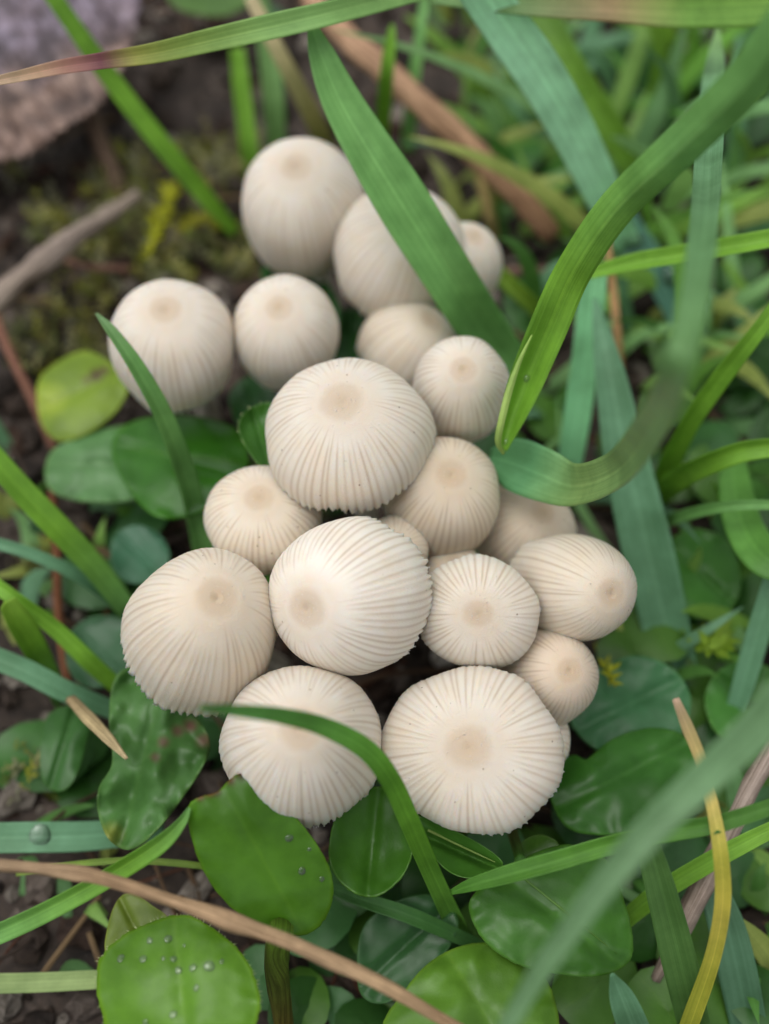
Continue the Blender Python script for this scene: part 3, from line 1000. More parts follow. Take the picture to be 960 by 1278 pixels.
blade('dewy teal blade under the level bright blade', [(755, 235, 1.4, 32), (790, 295, 1.1, 36), (830, 355, 0.8, 38), (870, 430, 0.3, 34)], S(92, 142, 120), fold=0.2)
blade('bright narrow blade curving in from the right edge', [(985, 360, 3.2, 16), (945, 415, 2.9, 20), (900, 472, 2.4, 24), (860, 530, 1.8, 24), (830, 590, 1.0, 26), (815, 640, 0.2, 20)], BR, fold=0.5, roll=[-10, 25])
blade('bright crinkled blade below the narrow one at the right', [(985, 556, 2.4, 22), (930, 562, 2.3, 26), (880, 580, 2.0, 28), (840, 602, 1.4, 28), (812, 632, 0.5, 22)], BR, fold=0.5, roll=20, wavy=0.15)
blade('thin level blade at the right edge', [(985, 630, 2.0, 12), (920, 631, 1.9, 13), (865, 640, 1.5, 15), (815, 658, 0.6, 14)], MD, fold=0.4)
blade('broad dull blade standing behind the egg-shaped mushroom', [(742, 372, 2.0, 5), (752, 420, 1.95, 24), (764, 480, 1.8, 40), (780, 565, 1.5, 54), (802, 660, 1.1, 62), (826, 760, 0.7, 60), (850, 870, 0.2, 50)], S(100, 149, 110), fold=0.3)
blade('looping wide blade at the right edge', [(915, 560, 1.0, 26), (918, 610, 1.3, 40), (930, 660, 1.6, 46), (958, 698, 1.8, 46), (1010, 712, 1.8, 40)], S(96, 152, 66), fold=0.2)
blade('teal blade below the looping one at the right edge', [(975, 690, 1.6, 22), (955, 760, 1.3, 26), (935, 830, 0.9, 28), (912, 910, 0.3, 24)], TL, fold=0.3)
blade('upright creased blade in the lower right behind the blurred one', [(806, 1040, 2.2, 24), (820, 1090, 2.0, 36), (840, 1165, 1.6, 42), (858, 1240, 1.1, 42), (876, 1320, 0.4, 38)], S(83, 124, 61), fold=0.35, roll=-10)
blade('green blade below the slim right-reaching one', [(985, 1025, 1.6, 18), (930, 1052, 1.5, 22), (875, 1082, 1.3, 24), (815, 1120, 1.0, 24), (760, 1165, 0.5, 20)], BR, fold=0.4)
blade('dull teal blade in the bottom right corner', [(880, 1090, 0.9, 30), (905, 1150, 0.8, 44), (922, 1220, 0.6, 48), (940, 1310, 0.2, 44)], S(78, 120, 87), fold=0.25)
blade('short teal blade tip at the bottom edge', [(764, 1216, 1.9, 6), (774, 1240, 1.7, 30), (788, 1275, 1.4, 38), (805, 1320, 0.8, 36)], TL, fold=0.4)
blade('yellow withering blade with a brown tip at the lower right', [(843, 872, 2.9, 9), (858, 908, 2.8, 15), (874, 948, 2.7, 15), (890, 1010, 2.55, 16), (900, 1070, 2.4, 19), (902, 1130, 2.1, 20), (890, 1195, 1.7, 20), (866, 1265, 1.1, 22), (845, 1320, 0.5, 20)], [S(186, 164, 138), S(200, 182, 124), S(200, 188, 112), S(192, 190, 76), S(176, 170, 72), S(186, 190, 72), S(178, 188, 70)], fold=0.5, roll=[15, -15])
blade('dark blade lying under the lower leaves', [(405, 1105, 0.9, 12), (450, 1122, 1.0, 18), (510, 1142, 1.0, 20), (570, 1168, 0.8, 18), (610, 1185, 0.4, 14)], DK, fold=0.5)
blade('wide blade across the top right corner', [(540, -6, 3.8, 20), (640, 2, 3.9, 30), (760, 4, 4.0, 44), (860, 6, 4.0, 56), (990, 0, 4.0, 60)], [S(120, 160, 96), S(120, 160, 96), S(150, 132, 92), S(112, 158, 66), S(112, 158, 66)], fold=0.15, roll=10)
blade('dry orange grass stalk below the level bright blade', [(758, 300, 1.5, 7), (766, 370, 1.2, 9), (773, 440, 0.9, 9), (780, 520, 0.3, 8)], S(178, 144, 96), fold=0.3)
blade('bright bent blade at the foot of the back mushrooms', [(618, 335, 1.5, 18), (640, 358, 1.35, 20), (668, 385, 1.0, 20), (690, 415, 0.4, 16)], S(132, 170, 56), fold=0.3)

# ------------------------------------------------------------------ broad leaves
LG, LM, LD = S(85, 136, 36), S(66, 114, 38), S(42, 84, 34)
leaf('round bright leaf dotted with drops in the bottom left corner', [(124, 1200), (150, 1170), (190, 1150), (232, 1142), (268, 1160), (300, 1188), (318, 1220), (324, 1262), (300, 1310), (225, 1340), (150, 1310), (124, 1250)], 2.0, S(87, 133, 28), slope=(0.1, 0.0), cup=-0.12, mid=(0.1, 1), crease=0.03, stalk_to=[(225, 1330, 1.9, 20), (260, 1360, 1.2, 22), (330, 1400, 0.1, 22)], tooth=0.025, hairs=90)
NIB = leaf('large leaf with a nibbled brown corner covering the wide bottom mushroom', [(234, 1010), (246, 996), (270, 988), (288, 972), (302, 966), (326, 982), (362, 1012), (395, 1052), (414, 1092), (414, 1128), (398, 1156), (372, 1168), (335, 1160), (290, 1134), (258, 1094), (240, 1050)], 2.25, S(73, 120, 27), slope=(-0.1, -0.42), cup=-0.10, mid=(0.55, 1), crease=0.03, stalk_to=[(350, 1160, 1.85, 34), (345, 1205, 1.4, 32), (352, 1260, 0.8, 26), (362, 1340, 0.0, 24)], stalk_col=[S(83, 113, 32), S(90, 103, 36), S(96, 55, 27)], stain=((250, 994, 7, S(88, 59, 30)), (270, 988, 7, S(77, 51, 26)), (288, 974, 7, S(83, 57, 29)), (302, 966, 9, S(56, 34, 17)), (262, 990, 6, S(96, 66, 32))), tooth=0.012)
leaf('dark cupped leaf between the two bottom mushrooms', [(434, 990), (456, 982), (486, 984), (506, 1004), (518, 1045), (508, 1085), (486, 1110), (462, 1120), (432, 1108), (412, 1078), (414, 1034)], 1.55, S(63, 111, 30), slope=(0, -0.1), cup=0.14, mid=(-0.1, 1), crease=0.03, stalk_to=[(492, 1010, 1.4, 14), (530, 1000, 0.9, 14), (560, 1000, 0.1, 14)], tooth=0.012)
leaf('folded leaf with a bright vein below the largest open mushroom', [(520, 1020), (552, 1030), (590, 1048), (618, 1066), (628, 1080), (612, 1092), (584, 1096), (558, 1086), (535, 1060)], 1.5, LM, slope=(0.05, -0.15), cup=0.12, mid=(1, 0.45), crease=0.10, vein=((534, 1036), (618, 1076), S(139, 165, 85), 0.012), stalk_to=[(526, 1028, 1.4, 10), (505, 1010, 0.8, 12), (490, 1000, 0.1, 12)])
leaf('wide glossy leaf under the blurred grey-green blade', [(586, 1138), (592, 1115), (622, 1092), (668, 1064), (715, 1054), (756, 1072), (778, 1120), (790, 1170), (784, 1202), (748, 1218), (700, 1216), (648, 1204), (606, 1176)], 1.6, S(62, 110, 36), slope=(-0.08, 0.06), cup=-0.10, mid=(1, 0.75), crease=0.05, vein=((640, 1085), (770, 1190), S(81, 123, 46), 0.012), wave=0.07, stalk_to=[(650, 1075, 1.5, 14), (640, 1040, 0.9, 14), (630, 1020, 0.1, 14)], tooth=0.01)
leaf('light green leaf cut by the bottom edge of the picture', [(478, 1290), (505, 1236), (540, 1198), (585, 1178), (630, 1180), (668, 1205), (692, 1245), (694, 1300), (640, 1350), (540, 1350)], 1.45, S(88, 131, 41), slope=(0.0, 0.05), cup=-0.14, mid=(0.6, 1), crease=0.04, wave=0.07, stalk_to=[(590, 1340, 1.3, 16), (600, 1380, 0.6, 16), (605, 1400, 0.1, 16)], tooth=0.01)
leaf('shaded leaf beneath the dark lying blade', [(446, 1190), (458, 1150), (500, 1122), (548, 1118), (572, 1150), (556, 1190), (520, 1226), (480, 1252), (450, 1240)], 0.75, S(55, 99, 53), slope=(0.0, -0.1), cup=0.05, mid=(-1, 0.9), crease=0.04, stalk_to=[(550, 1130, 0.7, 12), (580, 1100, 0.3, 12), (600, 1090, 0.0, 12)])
leaf('dark notched leaf right of the largest open mushroom', [(684, 985), (692, 955), (716, 942), (732, 948), (765, 922), (815, 908), (856, 920), (870, 955), (850, 1005), (800, 1036), (745, 1042), (705, 1030)], 1.2, S(56, 108, 36), slope=(0, 0.1), cup=-0.08, mid=(1, -0.5), crease=0.05, wave=0.07, stalk_to=[(700, 990, 1.1, 12), (670, 990, 0.6, 12), (650, 985, 0.0, 12)])
leaf('bluish leaf behind the small flat tan mushroom', [(712, 900), (720, 868), (748, 838), (790, 818), (836, 832), (862, 870), (850, 915), (800, 940), (745, 935)], 0.75, S(67, 120, 75), slope=(0, 0), cup=0.06, mid=(1, -0.5), crease=0.04, wave=0.08, stalk_to=[(725, 905, 0.7, 12), (700, 900, 0.4, 12), (690, 890, 0.0, 12)])
leaf('small round leaf behind the slim right-reaching blade', [(642, 1072), (650, 1052), (672, 1042), (694, 1050), (700, 1072), (680, 1088), (655, 1088)], 1.1, S(74, 114, 38), cup=0.05, mid=(0, 1), stalk_to=[(670, 1085, 1.0, 10), (672, 1110, 0.5, 10), (676, 1130, 0.0, 10)])
leaf('dark oval leaf crossed by the slender blade at the left', [(140, 566), (146, 540), (172, 524), (215, 518), (262, 522), (298, 538), (310, 566), (300, 600), (268, 630), (225, 646), (190, 642), (158, 608)], 1.25, S(55, 112, 26), slope=(0.05, 0.1), cup=-0.08, mid=(1, 0.25), crease=0.05, vein=((300, 578), (160, 560), S(82, 134, 42), 0.013), wave=0.06, stalk_to=[(300, 575, 1.1, 14), (330, 590, 0.7, 14), (350, 600, 0.0, 14)])
leaf('pale dewy leaf behind the dark oval leaf at the left', [(56, 590), (64, 564), (90, 548), (135, 534), (185, 530), (210, 560), (195, 608), (150, 626), (95, 624), (64, 612)], 0.85, S(98, 145, 86), slope=(0.0, 0.05), cup=-0.05, mid=(1, 0), crease=0.03, wave=0.08, stalk_to=[(200, 570, 0.7, 14), (240, 580, 0.4, 14), (280, 590, 0.0, 14)])
leaf('yellow-green torn leaf below left of the leftmost mushroom', [(46, 500), (50, 472), (74, 450), (104, 438), (126, 444), (142, 456), (152, 464), (160, 484), (146, 512), (112, 540), (76, 550), (54, 534)], 0.9, S(115, 143, 38), slope=(0.05, 0), cup=-0.04, mid=(1, -0.5), crease=0.03, stain=((120, 468, 9, S(84, 62, 40)), (108, 474, 6, S(110, 110, 50)), (130, 462, 6, S(90, 70, 44)), (60, 500, 22, S(150, 172, 56))), stalk_to=[(140, 490, 0.8, 14), (175, 480, 0.4, 14), (200, 470, 0.0, 14)])
leaf('small cupped leaf pressed against the large domed mushroom', [(298, 536), (304, 516), (320, 506), (340, 504), (348, 530), (340, 575), (326, 582), (310, 562)], 2.1, S(61, 108, 38), slope=(-0.1, 0.0), cup=0.14, mid=(0.3, 1), crease=0.03, stalk_to=[(332, 575, 1.9, 10), (345, 590, 1.2, 12), (360, 600, 0.0, 12)], hairs=40)
WRK = leaf('wrinkled dark leaf with a reddish fold below the broad left mushroom', [(142, 850), (162, 832), (186, 838), (206, 866), (248, 898), (262, 930), (250, 962), (226, 998), (196, 1036), (164, 1060), (136, 1048), (122, 1012), (124, 982), (140, 952), (136, 900)], 1.35, S(80, 124, 63), slope=(0.05, 0.02), cup=-0.06, mid=(-0.25, 1), crease=0.08, stain=((238, 906, 9, S(125, 91, 80)), (222, 912, 8, S(115, 91, 75)), (204, 926, 8, S(109, 90, 71)), (194, 945, 7, S(105, 90, 69)), (254, 924, 9, S(132, 104, 90)), (140, 1040, 14, S(130, 144, 65))), wave=0.24, wfreq=2.3, stalk_to=[(178, 845, 1.2, 14), (200, 820, 0.7, 14), (220, 800, 0.0, 14)])
leaf('narrow dark leaf with rounded tip at the left below the dry tip', [(56, 900), (72, 884), (100, 880), (112, 898), (106, 936), (92, 974), (74, 988), (54, 976), (50, 936)], 0.7, S(61, 106, 49), cup=-0.04, mid=(-0.3, 1), crease=0.04, stalk_to=[(90, 885, 0.6, 12), (100, 860, 0.3, 12), (106, 840, 0.0, 12)])
leaf('bluish leaf peeping out above the broad left mushroom', [(138, 690), (146, 666), (172, 655), (200, 668), (212, 694), (200, 720), (170, 728), (146, 716)], 0.6, S(70, 117, 87), cup=0.05, mid=(1, 1), crease=0.02, stalk_to=[(195, 710, 0.5, 10), (220, 720, 0.3, 10), (240, 725, 0.0, 10)])
leaf('dull teal leaf left of the broad left mushroom', [(82, 810), (96, 780), (128, 768), (158, 778), (164, 815), (150, 850), (112, 858), (88, 840)], 0.4, S(61, 103, 68), cup=0.05, mid=(1, 1), crease=0.02, stalk_to=[(140, 840, 0.3, 10), (160, 850, 0.1, 10), (175, 855, 0.0, 10)])
leaf('olive leaf corner showing behind the bright drop-dotted leaf', [(132, 1190), (136, 1150), (148, 1122), (166, 1114), (190, 1130), (210, 1148), (190, 1180), (160, 1200)], 1.0, S(107, 128, 45), cup=0.0, mid=(0.5, 1), crease=0.03, stalk_to=[(165, 1190, 0.9, 12), (170, 1220, 0.4, 12), (175, 1240, 0.0, 12)])
leaf('green leaf standing between the back and the small round mushroom', [(326, 345), (340, 322), (360, 316), (385, 330), (408, 352), (424, 382), (420, 420), (395, 420), (360, 370)], 1.2, S(53, 106, 47), slope=(-0.2, 0.1), cup=0.06, mid=(1, 1), crease=0.06, stalk_to=[(410, 415, 0.9, 12), (415, 440, 0.5, 12), (420, 460, 0.0, 12)])
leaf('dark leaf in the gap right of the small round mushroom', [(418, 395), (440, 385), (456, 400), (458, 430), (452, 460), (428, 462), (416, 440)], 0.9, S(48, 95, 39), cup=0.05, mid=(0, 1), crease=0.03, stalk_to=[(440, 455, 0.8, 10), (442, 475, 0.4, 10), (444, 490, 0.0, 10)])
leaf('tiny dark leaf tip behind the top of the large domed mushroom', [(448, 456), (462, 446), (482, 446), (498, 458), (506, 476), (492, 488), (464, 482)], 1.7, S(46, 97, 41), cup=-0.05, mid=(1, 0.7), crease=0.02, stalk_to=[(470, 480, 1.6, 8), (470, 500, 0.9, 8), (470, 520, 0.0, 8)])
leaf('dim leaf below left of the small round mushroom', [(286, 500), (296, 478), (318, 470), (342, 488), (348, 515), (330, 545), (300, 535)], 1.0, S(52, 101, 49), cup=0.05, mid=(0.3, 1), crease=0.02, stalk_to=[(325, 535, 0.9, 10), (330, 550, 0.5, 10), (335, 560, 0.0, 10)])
leaf('big dim leaf at the right behind the looping blade', [(820, 720), (830, 680), (870, 660), (912, 680), (925, 730), (905, 765), (860, 768)], 0.5, S(67, 122, 45), cup=0.05, mid=(1, 1), crease=0.04, wave=0.1, stalk_to=[(835, 740, 0.4, 12), (820, 750, 0.2, 12), (810, 760, 0.0, 12)])
leaf('dim round leaf behind the grass at the lower right', [(880, 870), (900, 835), (940, 825), (975, 850), (975, 905), (940, 930), (895, 915)], 0.5, S(74, 130, 55), cup=0.05, mid=(1, 1), crease=0.04, wave=0.1, stalk_to=[(895, 895, 0.4, 12), (880, 905, 0.2, 12), (870, 910, 0.0, 12)])
leaf('dark leaf edge at the top between the dead leaf and the dry blade', [(205, -30), (215, 4), (250, 18), (290, 16), (315, -5), (310, -40), (255, -55)], 1.0, S(78, 114, 49), cup=0.05, mid=(1, 0.2), crease=0.04, stalk_to=[(260, -40, 0.9, 12), (265, -60, 0.5, 12), (270, -80, 0.0, 12)])

# ------------------------------------------------------------------ dead matter
def dead_leaf():
    out = [(-60, -60), (60, -70), (168, -40), (170, 20), (158, 66), (140, 108), (112, 138), (80, 158), (44, 186), (4, 198), (-50, 210), (-90, 120)]
    pg = catmull(np.array(out, float), 160, True)
    c = np.array([30.0, 60.0])
    V, cols, al, ac = [], [], [], []
    nr = 22
    for i in range(nr + 1):
        rr = i / nr
        for j in range(160):
            e = 1 + rr ** 8 * (0.055 * abs(math.sin(j * 0.62)) + 0.015 * math.sin(j * 1.9) - 0.03)
            q = c + (pg[j] - c) * rr * e
            d = q - c
            z = 1.25 + 0.0018 * d[0] - 0.0022 * d[1] + 0.10 * mnoise.noise(Vector((q[0] * 0.02, q[1] * 0.02, 1))) + 0.045 * math.sin((q[0] * 0.7 - q[1]) * 0.09) * rr
            V.append(P(q[0], q[1], z))
            k = min(1, max(0, (q[1] - 55 + 0.35 * (q[0] - 60) + 25 * mnoise.noise(Vector((q[0] * 0.03, q[1] * 0.03, 5)))) / 70 + 0.2))
            a, b = np.array(S(134, 124, 138)), np.array(S(150, 128, 114))
            cols.append(a * (1 - k) + b * k)
            al.append((q[0] * 0.6 + q[1]) / 60)
            ac.append((q[0] - q[1] * 0.6) / 40)
    K = len(V)
    V = np.array(V)
    B = V.copy()
    B[:, 2] -= 0.03
    f = []
    for i in range(nr):
        for j in range(160):
            k = (j + 1) % 160
            f.append((i * 160 + j, i * 160 + k, (i + 1) * 160 + k, (i + 1) * 160 + j))
    bf = [tuple(x + K for x in reversed(q)) for q in f]
    e = nr * 160
    rim = [(e + j, e + (j + 1) % 160, e + (j + 1) % 160 + K, e + j + K) for j in range(160)]
    o = mk('dead_leaf', np.vstack([V, B]), f + bf + rim, DEAD, cols=np.array(cols + cols), attrs={'along': al + al, 'across': ac + ac})
    tag(o, 'grey-purple dead leaf with a scalloped brown edge in the top left corner', 'dead leaf')


dead_leaf()
TW, RB, BN = S(161, 147, 133), S(140, 99, 81), S(210, 170, 138)
stalk('dry_stalk', 'thick pinkish brown dry stalk running behind the broad flat blade', 'dry stalk', [(385, -5, 1.9, 26), (430, 45, 1.7, 31), (500, 105, 1.45, 33), (570, 170, 1.15, 33), (630, 228, 0.85, 31), (690, 295, 0.4, 28)], [BN, S(188, 152, 122), S(178, 142, 110), S(156, 118, 90)])
stalk('dry_stalk', 'long thin dry stem curving across the bottom left', 'dry stalk', [(-40, 1078, 2.6, 14), (40, 1083, 2.6, 15), (95, 1089, 2.6, 19), (130, 1096, 2.6, 16), (230, 1129, 2.55, 18), (290, 1150, 2.52, 21), (330, 1165, 2.5, 18), (425, 1204, 2.45, 19), (505, 1244, 2.35, 17), (590, 1295, 2.2, 15)], [S(170, 146, 116), S(164, 136, 104), S(180, 152, 118), S(166, 138, 104)], rough=0.4, n=90)
stalk('twig', 'grey twig at the left below the dead leaf', 'twig', [(-30, 400, 0.9, 26), (30, 345, 0.9, 30), (80, 306, 0.85, 28), (130, 272, 0.7, 22), (172, 244, 0.5, 14)], [TW, S(152, 138, 128), TW], rough=0.4)
stalk('twig', 'short dull twig under the dead leaf edge', 'twig', [(108, 120, 0.7, 20), (122, 170, 0.55, 22), (140, 215, 0.3, 22), (150, 245, 0.1, 18)], S(112, 92, 76), rough=0.4)
stalk('dry_stalk', 'red-brown stem at the left beside the torn leaf', 'dry stalk', [(-15, 370, 0.9, 12), (12, 440, 0.8, 13), (42, 500, 0.6, 13), (68, 560, 0.3, 12)], RB)
stalk('dry_stalk', 'thin red-brown upright stem behind the left-edge blades', 'dry stalk', [(64, 590, 0.6, 9), (70, 680, 0.5, 11), (73, 770, 0.4, 12), (88, 870, 0.2, 11)], S(130, 84, 56))
stalk('twig', 'pale grey woody twig in the lower right behind the yellow blade', 'twig', [(975, 915, 1.5, 26), (930, 1000, 1.3, 26), (890, 1080, 1.1, 26), (852, 1155, 0.9, 22), (818, 1222, 0.6, 14)], [S(176, 160, 148), S(168, 150, 136)], rough=0.45)
stalk('dry_stalk', 'tan pointed dry tip above the wrinkled leaf', 'dry stalk', [(88, 872, 1.1, 14), (112, 898, 1.35, 18), (135, 922, 1.55, 15), (158, 947, 1.7, 5)], [S(150, 130, 96), S(196, 176, 132), S(206, 188, 146)], flat=0.5)
stalk('twig', 'tiny brown twig fragment below the grey twig', 'twig', [(82, 326, 0.35, 7), (110, 333, 0.4, 9), (140, 335, 0.4, 9), (162, 336, 0.35, 6)], S(120, 88, 74))
stalk('dry_stalk', 'slim tan stalk right of the blade-crossed mushroom', 'dry stalk', [(598, 190, 1.0, 14), (603, 230, 0.8, 16), (612, 270, 0.5, 14), (618, 300, 0.1, 12)], S(168, 150, 96))
stalk('twig', 'short brown twig right of the small peeping mushroom', 'twig', [(625, 340, 0.5, 12), (660, 340, 0.6, 14), (700, 338, 0.5, 12)], S(122, 96, 84))


# ------------------------------------------------------------------ moss
def sprig_geo(base, tip, n, size, rg):
    vs, fs = [], []
    d = (tip - base)
    for i in range(n):
        t = i / n
        p = base.lerp(tip, t)
        a = i * 2.4 + rg.uniform(-.4, .4)
        out = Vector((math.cos(a), math.sin(a), 0.5 + rg.uniform(-.2, .4))).normalized()
        s = size * (1 - 0.55 * t) * rg.uniform(.7, 1.2)
        side = out.cross(d.normalized())
        if side.length < 1e-3:
            side = Vector((1, 0, 0))
        side = side.normalized() * s * 0.2
        k = len(vs)
        vs += [p, p + out * s * 0.45 + side, p + out * s, p + out * s * 0.45 - side]
        fs += [(k, k + 1, k + 2), (k, k + 2, k + 3)]
    return vs, fs


def build_moss():
    vs, fs, cs = [], [], []
    rg = random.Random(5)
    areas = [(175, 205, 330, 340, 190), (0, 390, 150, 470, 130), (60, 280, 300, 360, 150), (0, 190, 170, 300, 110), (150, 60, 300, 200, 40), (740, 800, 800, 880, 14), (0, 640, 60, 720, 16), (0, 900, 60, 1000, 16)]
    for x0, y0, x1, y1, n in areas:
        cl = [(rg.uniform(x0, x1), rg.uniform(y0, y1)) for _ in range(max(2, n // 14))]
        for _ in range(int(n * 0.8)):
            c0 = rg.choice(cl)
            b = P(rg.gauss(c0[0], 13), rg.gauss(c0[1], 10), 0.0)
            b.z = ground_z(b.x, b.y) - 0.1
            tp = b + Vector((rg.uniform(-.22, .22), rg.uniform(-.25, .2), rg.uniform(.2, .6)))
            v, f = sprig_geo(b, tp, 16, rg.uniform(.09, .17), rg)
            k = len(vs)
            vs += v
            fs += [tuple(i + k for i in q) for q in f]
            c = np.array(rg.choice([S(170, 168, 110), S(150, 150, 120), S(146, 150, 52), S(124, 138, 66), S(134, 130, 60), S(120, 122, 84)])) * rg.uniform(.4, 1.2)
            cs += [c] * len(v)
    o = mk('moss', vs, fs, MOSS, origin=Vector((0, 0, 0)), cols=np.array(cs), attrs={'along': [0] * len(vs), 'across': [1] * len(vs)}, smooth=False)
    o['kind'] = 'stuff'
    o['label'] = 'yellow-green moss growing on the dark soil'
    o['category'] = 'moss'


build_moss()


def moss_sprig(label, pts, size, col, n=30):
    rg = random.Random(int(pts[0][0]))
    w = [P(*p) for p in pts]
    vs, fs = [], []
    for a, b in zip(w, w[1:]):
        v, f = sprig_geo(a, b, n, size, rg)
        k = len(vs)
        vs += v
        fs += [tuple(i + k for i in q) for q in f]
    org = w[0]
    t = thing('moss_sprig', label, 'moss sprig', org)
    mk('leaflets', vs, fs, MOSS, origin=org, parent=t, cols=np.tile(np.array(col), (len(vs), 1)), attrs={'along': [0] * len(vs), 'across': [1] * len(vs)}, smooth=False)['kind'] = 'stuff'
    v, f, al, ac = tube_geo(w, [0.018] * len(w), 14, 6)
    mk('moss_stem', v, f, MOSS, origin=org, parent=t, cols=np.tile(np.array(col) * 0.7, (len(v), 1)), attrs={'along': [0] * len(v), 'across': [1] * len(v)})


moss_sprig('bright yellow-green moss sprig at the end of the grey twig', [(215, 235, 0.2), (205, 270, 0.55), (184, 322, 0.85)], 0.22, S(172, 176, 36), 34)
moss_sprig('arching yellow-green moss sprig left of the back mushroom', [(285, 285, 0.1), (250, 275, 0.6), (222, 290, 0.7)], 0.2, S(150, 150, 40), 26)
moss_sprig('small yellow sprig beside the small flat tan mushroom', [(752, 815, 0.3), (758, 835, 0.8), (768, 855, 1.0)], 0.15, S(178, 184, 48), 16)
moss_sprig('lobed yellow-green sprig among the grass at the right', [(905, 790, 0.1), (892, 800, 0.6), (880, 812, 0.9)], 0.3, S(134, 166, 50), 18)


# ------------------------------------------------------------------ uncountable fill: background grass, low leaves, plant litter
def simple_blade(vs, fs, cs, al, ac, base, tip, bend, w, col, n=9):
    d = tip - base
    side = Vector((-d.y, d.x, 0))
    if side.length < 0.05:
        side = Vector((1, 0, 0))
    side = side.normalized()
    view = (CAM - base).normalized()
    s2 = d.normalized().cross(view).normalized()
    side = (side + s2 * 1.5 * (1 if side.dot(s2) >= 0 else -1)).normalized()
    k = len(vs)
    for i in range(n):
        t = i / (n - 1)
        p = base.lerp(tip, t) + bend * (4 * t * (1 - t))
        ww = w * (1 - t ** 2.5) * (0.6 + 0.4 * min(1, t * 4)) + 0.004
        up = side.cross(d.normalized()) * ww * 0.25
        for u in (-1, 0, 1):
            vs.append(p + side * ww * u + up * abs(u))
            cs.append(col)
            al.append(t * 4)
            ac.append(u)
    for i in range(n - 1):
        for j in (0, 1):
            q = k + i * 3 + j
            fs.append((q, q + 1, q + 4, q + 3))


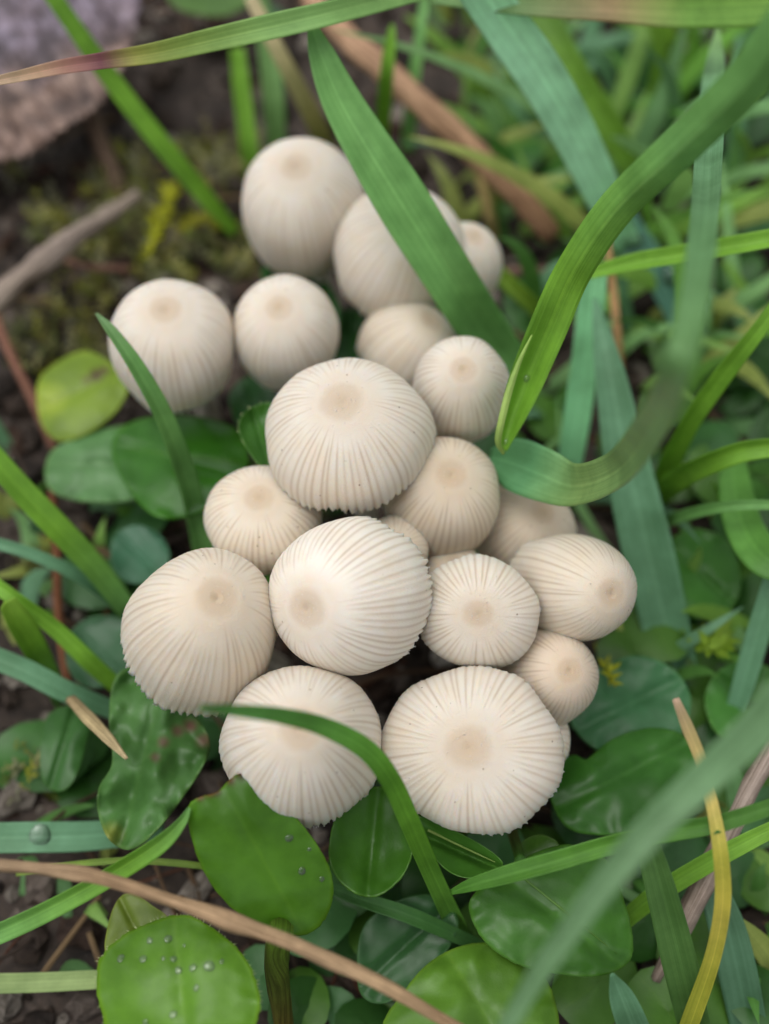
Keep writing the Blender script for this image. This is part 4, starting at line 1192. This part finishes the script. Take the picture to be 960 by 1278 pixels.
def build_fill():
    rg = random.Random(21)
    vs, fs, cs, al, ac = [], [], [], [], []
    pal = [tuple(0.95 * v for v in c) for c in [S(110, 166, 66), S(98, 154, 72), S(116, 166, 104), S(128, 176, 72), S(84, 136, 60), S(108, 156, 116), S(152, 168, 88), S(140, 186, 92), S(130, 178, 112)]]
    zones = [((560, -120, 960, 330), 140, 2.8), ((440, -140, 560, -20), 12, 1.6), ((640, 180, 760, 330), 12, 1.2), ((640, 330, 1000, 640), 60, 1.8), ((760, 640, 1000, 1000), 40, 1.2), ((780, 1000, 1000, 1278), 20, 0.9),
             ((0, 560, 140, 860), 22, 0.7), ((330, -100, 440, 60), 6, 0.8), ((0, 960, 130, 1278), 8, 0.5)]
    for (x0, y0, x1, y1), n, hmax in zones:
        for _ in range(n):
            bx, by = rg.uniform(x0, x1), rg.uniform(y0, y1)
            b = P(bx, by, 0.0)
            b.z = ground_z(b.x, b.y) - 0.12
            h = hmax * rg.uniform(.35, 1) * (0.42 if bx < 730 and by < 340 else 1.0)
            a = rg.uniform(0, 6.28)
            l = rg.uniform(.4, 1.5) * h
            tip = b + Vector((math.cos(a) * l, math.sin(a) * l, h))
            bend = Vector((rg.uniform(-.2, .2), rg.uniform(-.2, .2), h * rg.uniform(.0, .3)))
            c = np.array(rg.choice(pal)) * rg.uniform(.7, 1.15)
            simple_blade(vs, fs, cs, al, ac, b, tip, bend, rg.uniform(.045, .14), c)
    o = mk('background_grass', vs, fs, GRASS, origin=Vector((0, 0, 0)), cols=np.array(cs), attrs={'along': al, 'across': ac})
    o['kind'] = 'stuff'
    o['label'] = 'blurred mass of grass behind and right of the mushrooms'
    o['category'] = 'grass'
    # low leaves
    vs, fs, cs, al, ac = [], [], [], [], []
    zones = [((760, 420, 1000, 1000), 70, .55), ((640, 60, 1000, 420), 30, .5), ((440, 980, 960, 1290), 45, .4), ((20, 560, 330, 1000), 22, .25), ((200, 1080, 470, 1290), 8, .3), ((300, 380, 700, 760), 26, .3)]
    for (x0, y0, x1, y1), n, hm in zones:
        for _ in range(n):
            b = P(rg.uniform(x0, x1), rg.uniform(y0, y1), 0.0)
            b.z = ground_z(b.x, b.y) + hm * rg.uniform(.1, 1)
            r = rg.uniform(.18, .42)
            a0 = rg.uniform(0, 6.28)
            tl = Vector((rg.uniform(-.5, .5), rg.uniform(-.5, .5), 0))
            k = len(vs)
            c = np.array(rg.choice([S(60, 108, 44), S(70, 118, 64), S(52, 94, 40), S(84, 128, 50)])) * rg.uniform(.7, 1.1)
            for i, rr in enumerate((0.0, .5, .85, 1.0)):
                for j in range(14):
                    a = a0 + 2 * math.pi * j / 14
                    q = Vector((math.cos(a) * r * rr * 1.25, math.sin(a) * r * rr, 0))
                    ca, sa = math.cos(a0 * 3), math.sin(a0 * 3)
                    q = Vector((q.x * ca - q.y * sa, q.x * sa + q.y * ca, 0))
                    q.z = tl.dot(q) - 0.25 * r * rr * rr + 0.02 * r * math.sin(3 * a)
                    vs.append(b + q)
                    cs.append(c)
                    al.append(rr * .9)
                    ac.append(math.sin(a) * rr)
            for i in range(3):
                for j in range(14):
                    q, q2 = k + i * 14 + j, k + i * 14 + (j + 1) % 14
                    fs.append((q, q2, q2 + 14, q + 14))
    o = mk('ground_cover', vs, fs, LEAF, origin=Vector((0, 0, 0)), cols=np.array(cs), attrs={'along': al, 'across': ac})
    o['kind'] = 'stuff'
    o['label'] = 'dim low leaves covering the soil under the grass'
    o['category'] = 'ground cover'
    # litter
    vs, fs, cs, al, ac = [], [], [], [], []
    for _ in range(260):
        b = P(rg.uniform(-40, 1000), rg.uniform(-60, 1300), 0.0)
        b.z = ground_z(b.x, b.y) + rg.uniform(-.06, .12)
        a = rg.uniform(0, 6.28)
        l = rg.uniform(.2, 1.1)
        e = b + Vector((math.cos(a) * l, math.sin(a) * l, rg.uniform(-.1, .2)))
        m = b.lerp(e, .5) + Vector((rg.uniform(-.1, .1), rg.uniform(-.1, .1), .05))
        v, f, A, C = tube_geo([b, m, e], [rg.uniform(.012, .035)] * 3, 7, 5, True, 0.4, 0.7)
        k = len(vs)
        vs += list(v)
        fs += [tuple(i + k for i in q) for q in f]
        c = np.array(rg.choice([S(96, 74, 56), S(120, 96, 72), S(110, 70, 50), S(84, 70, 60), S(140, 116, 84)])) * rg.uniform(.5, 1.0)
        cs += [c] * len(v)
        al += A
        ac += C
    o = mk('plant_litter', vs, fs, WOOD, origin=Vector((0, 0, 0)), cols=np.array(cs), attrs={'along': al, 'across': ac})
    o['kind'] = 'stuff'
    o['label'] = 'brown bits of dead stems scattered on the soil'
    o['category'] = 'plant litter'


build_fill()


# ------------------------------------------------------------------ water drops (laid on whatever lies under the pixel)
bpy.context.view_layer.update()
DEPS = bpy.context.evaluated_depsgraph_get()


def drop(label, px, py, r_px, group, flat=0.36, want=None):
    d = ray(px, py).normalized()
    hit, loc, nor, idx, ob, _ = sc.ray_cast(DEPS, CAM, d)
    if not hit:
        return
    if nor.dot(d) > 0:
        nor = -nor
    r = 0.85 * r_px * depth(loc) / FOCAL_PX
    e1 = nor.orthogonal().normalized()
    e2 = nor.cross(e1)
    vs, fs = [], []
    nl, ns = 7, 16
    vs.append(loc + nor * r * flat)
    for i in range(1, nl + 1):
        a = math.pi / 2 * i / nl * 1.12
        for j in range(ns):
            b = 2 * math.pi * j / ns
            k = r * math.sin(a) * (1 + 0.07 * math.sin(2 * b + px) + 0.04 * math.sin(3 * b + py))
            vs.append(loc + (e1 * math.cos(b) + e2 * math.sin(b)) * k + nor * (r * flat * math.cos(a)))
    for j in range(ns):
        fs.append((0, 1 + j, 1 + (j + 1) % ns))
    for i in range(nl - 1):
        a = 1 + i * ns
        for j in range(ns):
            k = (j + 1) % ns
            fs.append((a + j, a + ns + j, a + ns + k, a + k))
    fs.append(tuple(1 + (nl - 1) * ns + j for j in reversed(range(ns))))
    o = mk('water_drop', vs, fs, WATER)
    tag(o, label, 'water drop', group)


for x, y, r in ((179, 1197, 6), (187, 1174, 5), (210, 1172, 6), (223, 1211, 6), (241, 1208, 6), (261, 1206, 8), (217, 1197, 5), (204, 1196, 3.5), (245, 1233, 5), (216, 1266, 6), (151, 1196, 6), (277, 1200, 4), (230, 1180, 3), (182, 1276, 5)):
    drop('small clear drop on the round bright bottom left leaf', x, y, r, 'drops on the bright bottom left leaf')
for x, y, r in ((361, 1046, 6), (377, 1087, 6), (402, 1097, 4), (386, 1060, 3)):
    drop('small clear drop on the nibbled large leaf', x, y, r, 'drops on the nibbled leaf')
drop('big glistening drop on the wide flat blade at the left edge', 50, 1043, 17, None, 0.28)
drop('drop on the dewy teal blade, upper one', 790, 300, 15, None, 0.5)
drop('drop on the dewy teal blade, lower one', 836, 345, 12, None, 0.5)
drop('drop hanging by the tip of the long curling blade at the upper right', 879, 42, 12, None, 0.8)
drop('bead of water at the lower rim of the blade-arched mushroom', 396, 1031, 8, None, 0.8)
drop('tiny drop inside the fold of the thick sweeping blade', 658, 472, 6, None, 0.7)
drop('tiny drop at the folded tip of the thick blade', 631, 551, 5, None, 0.7)
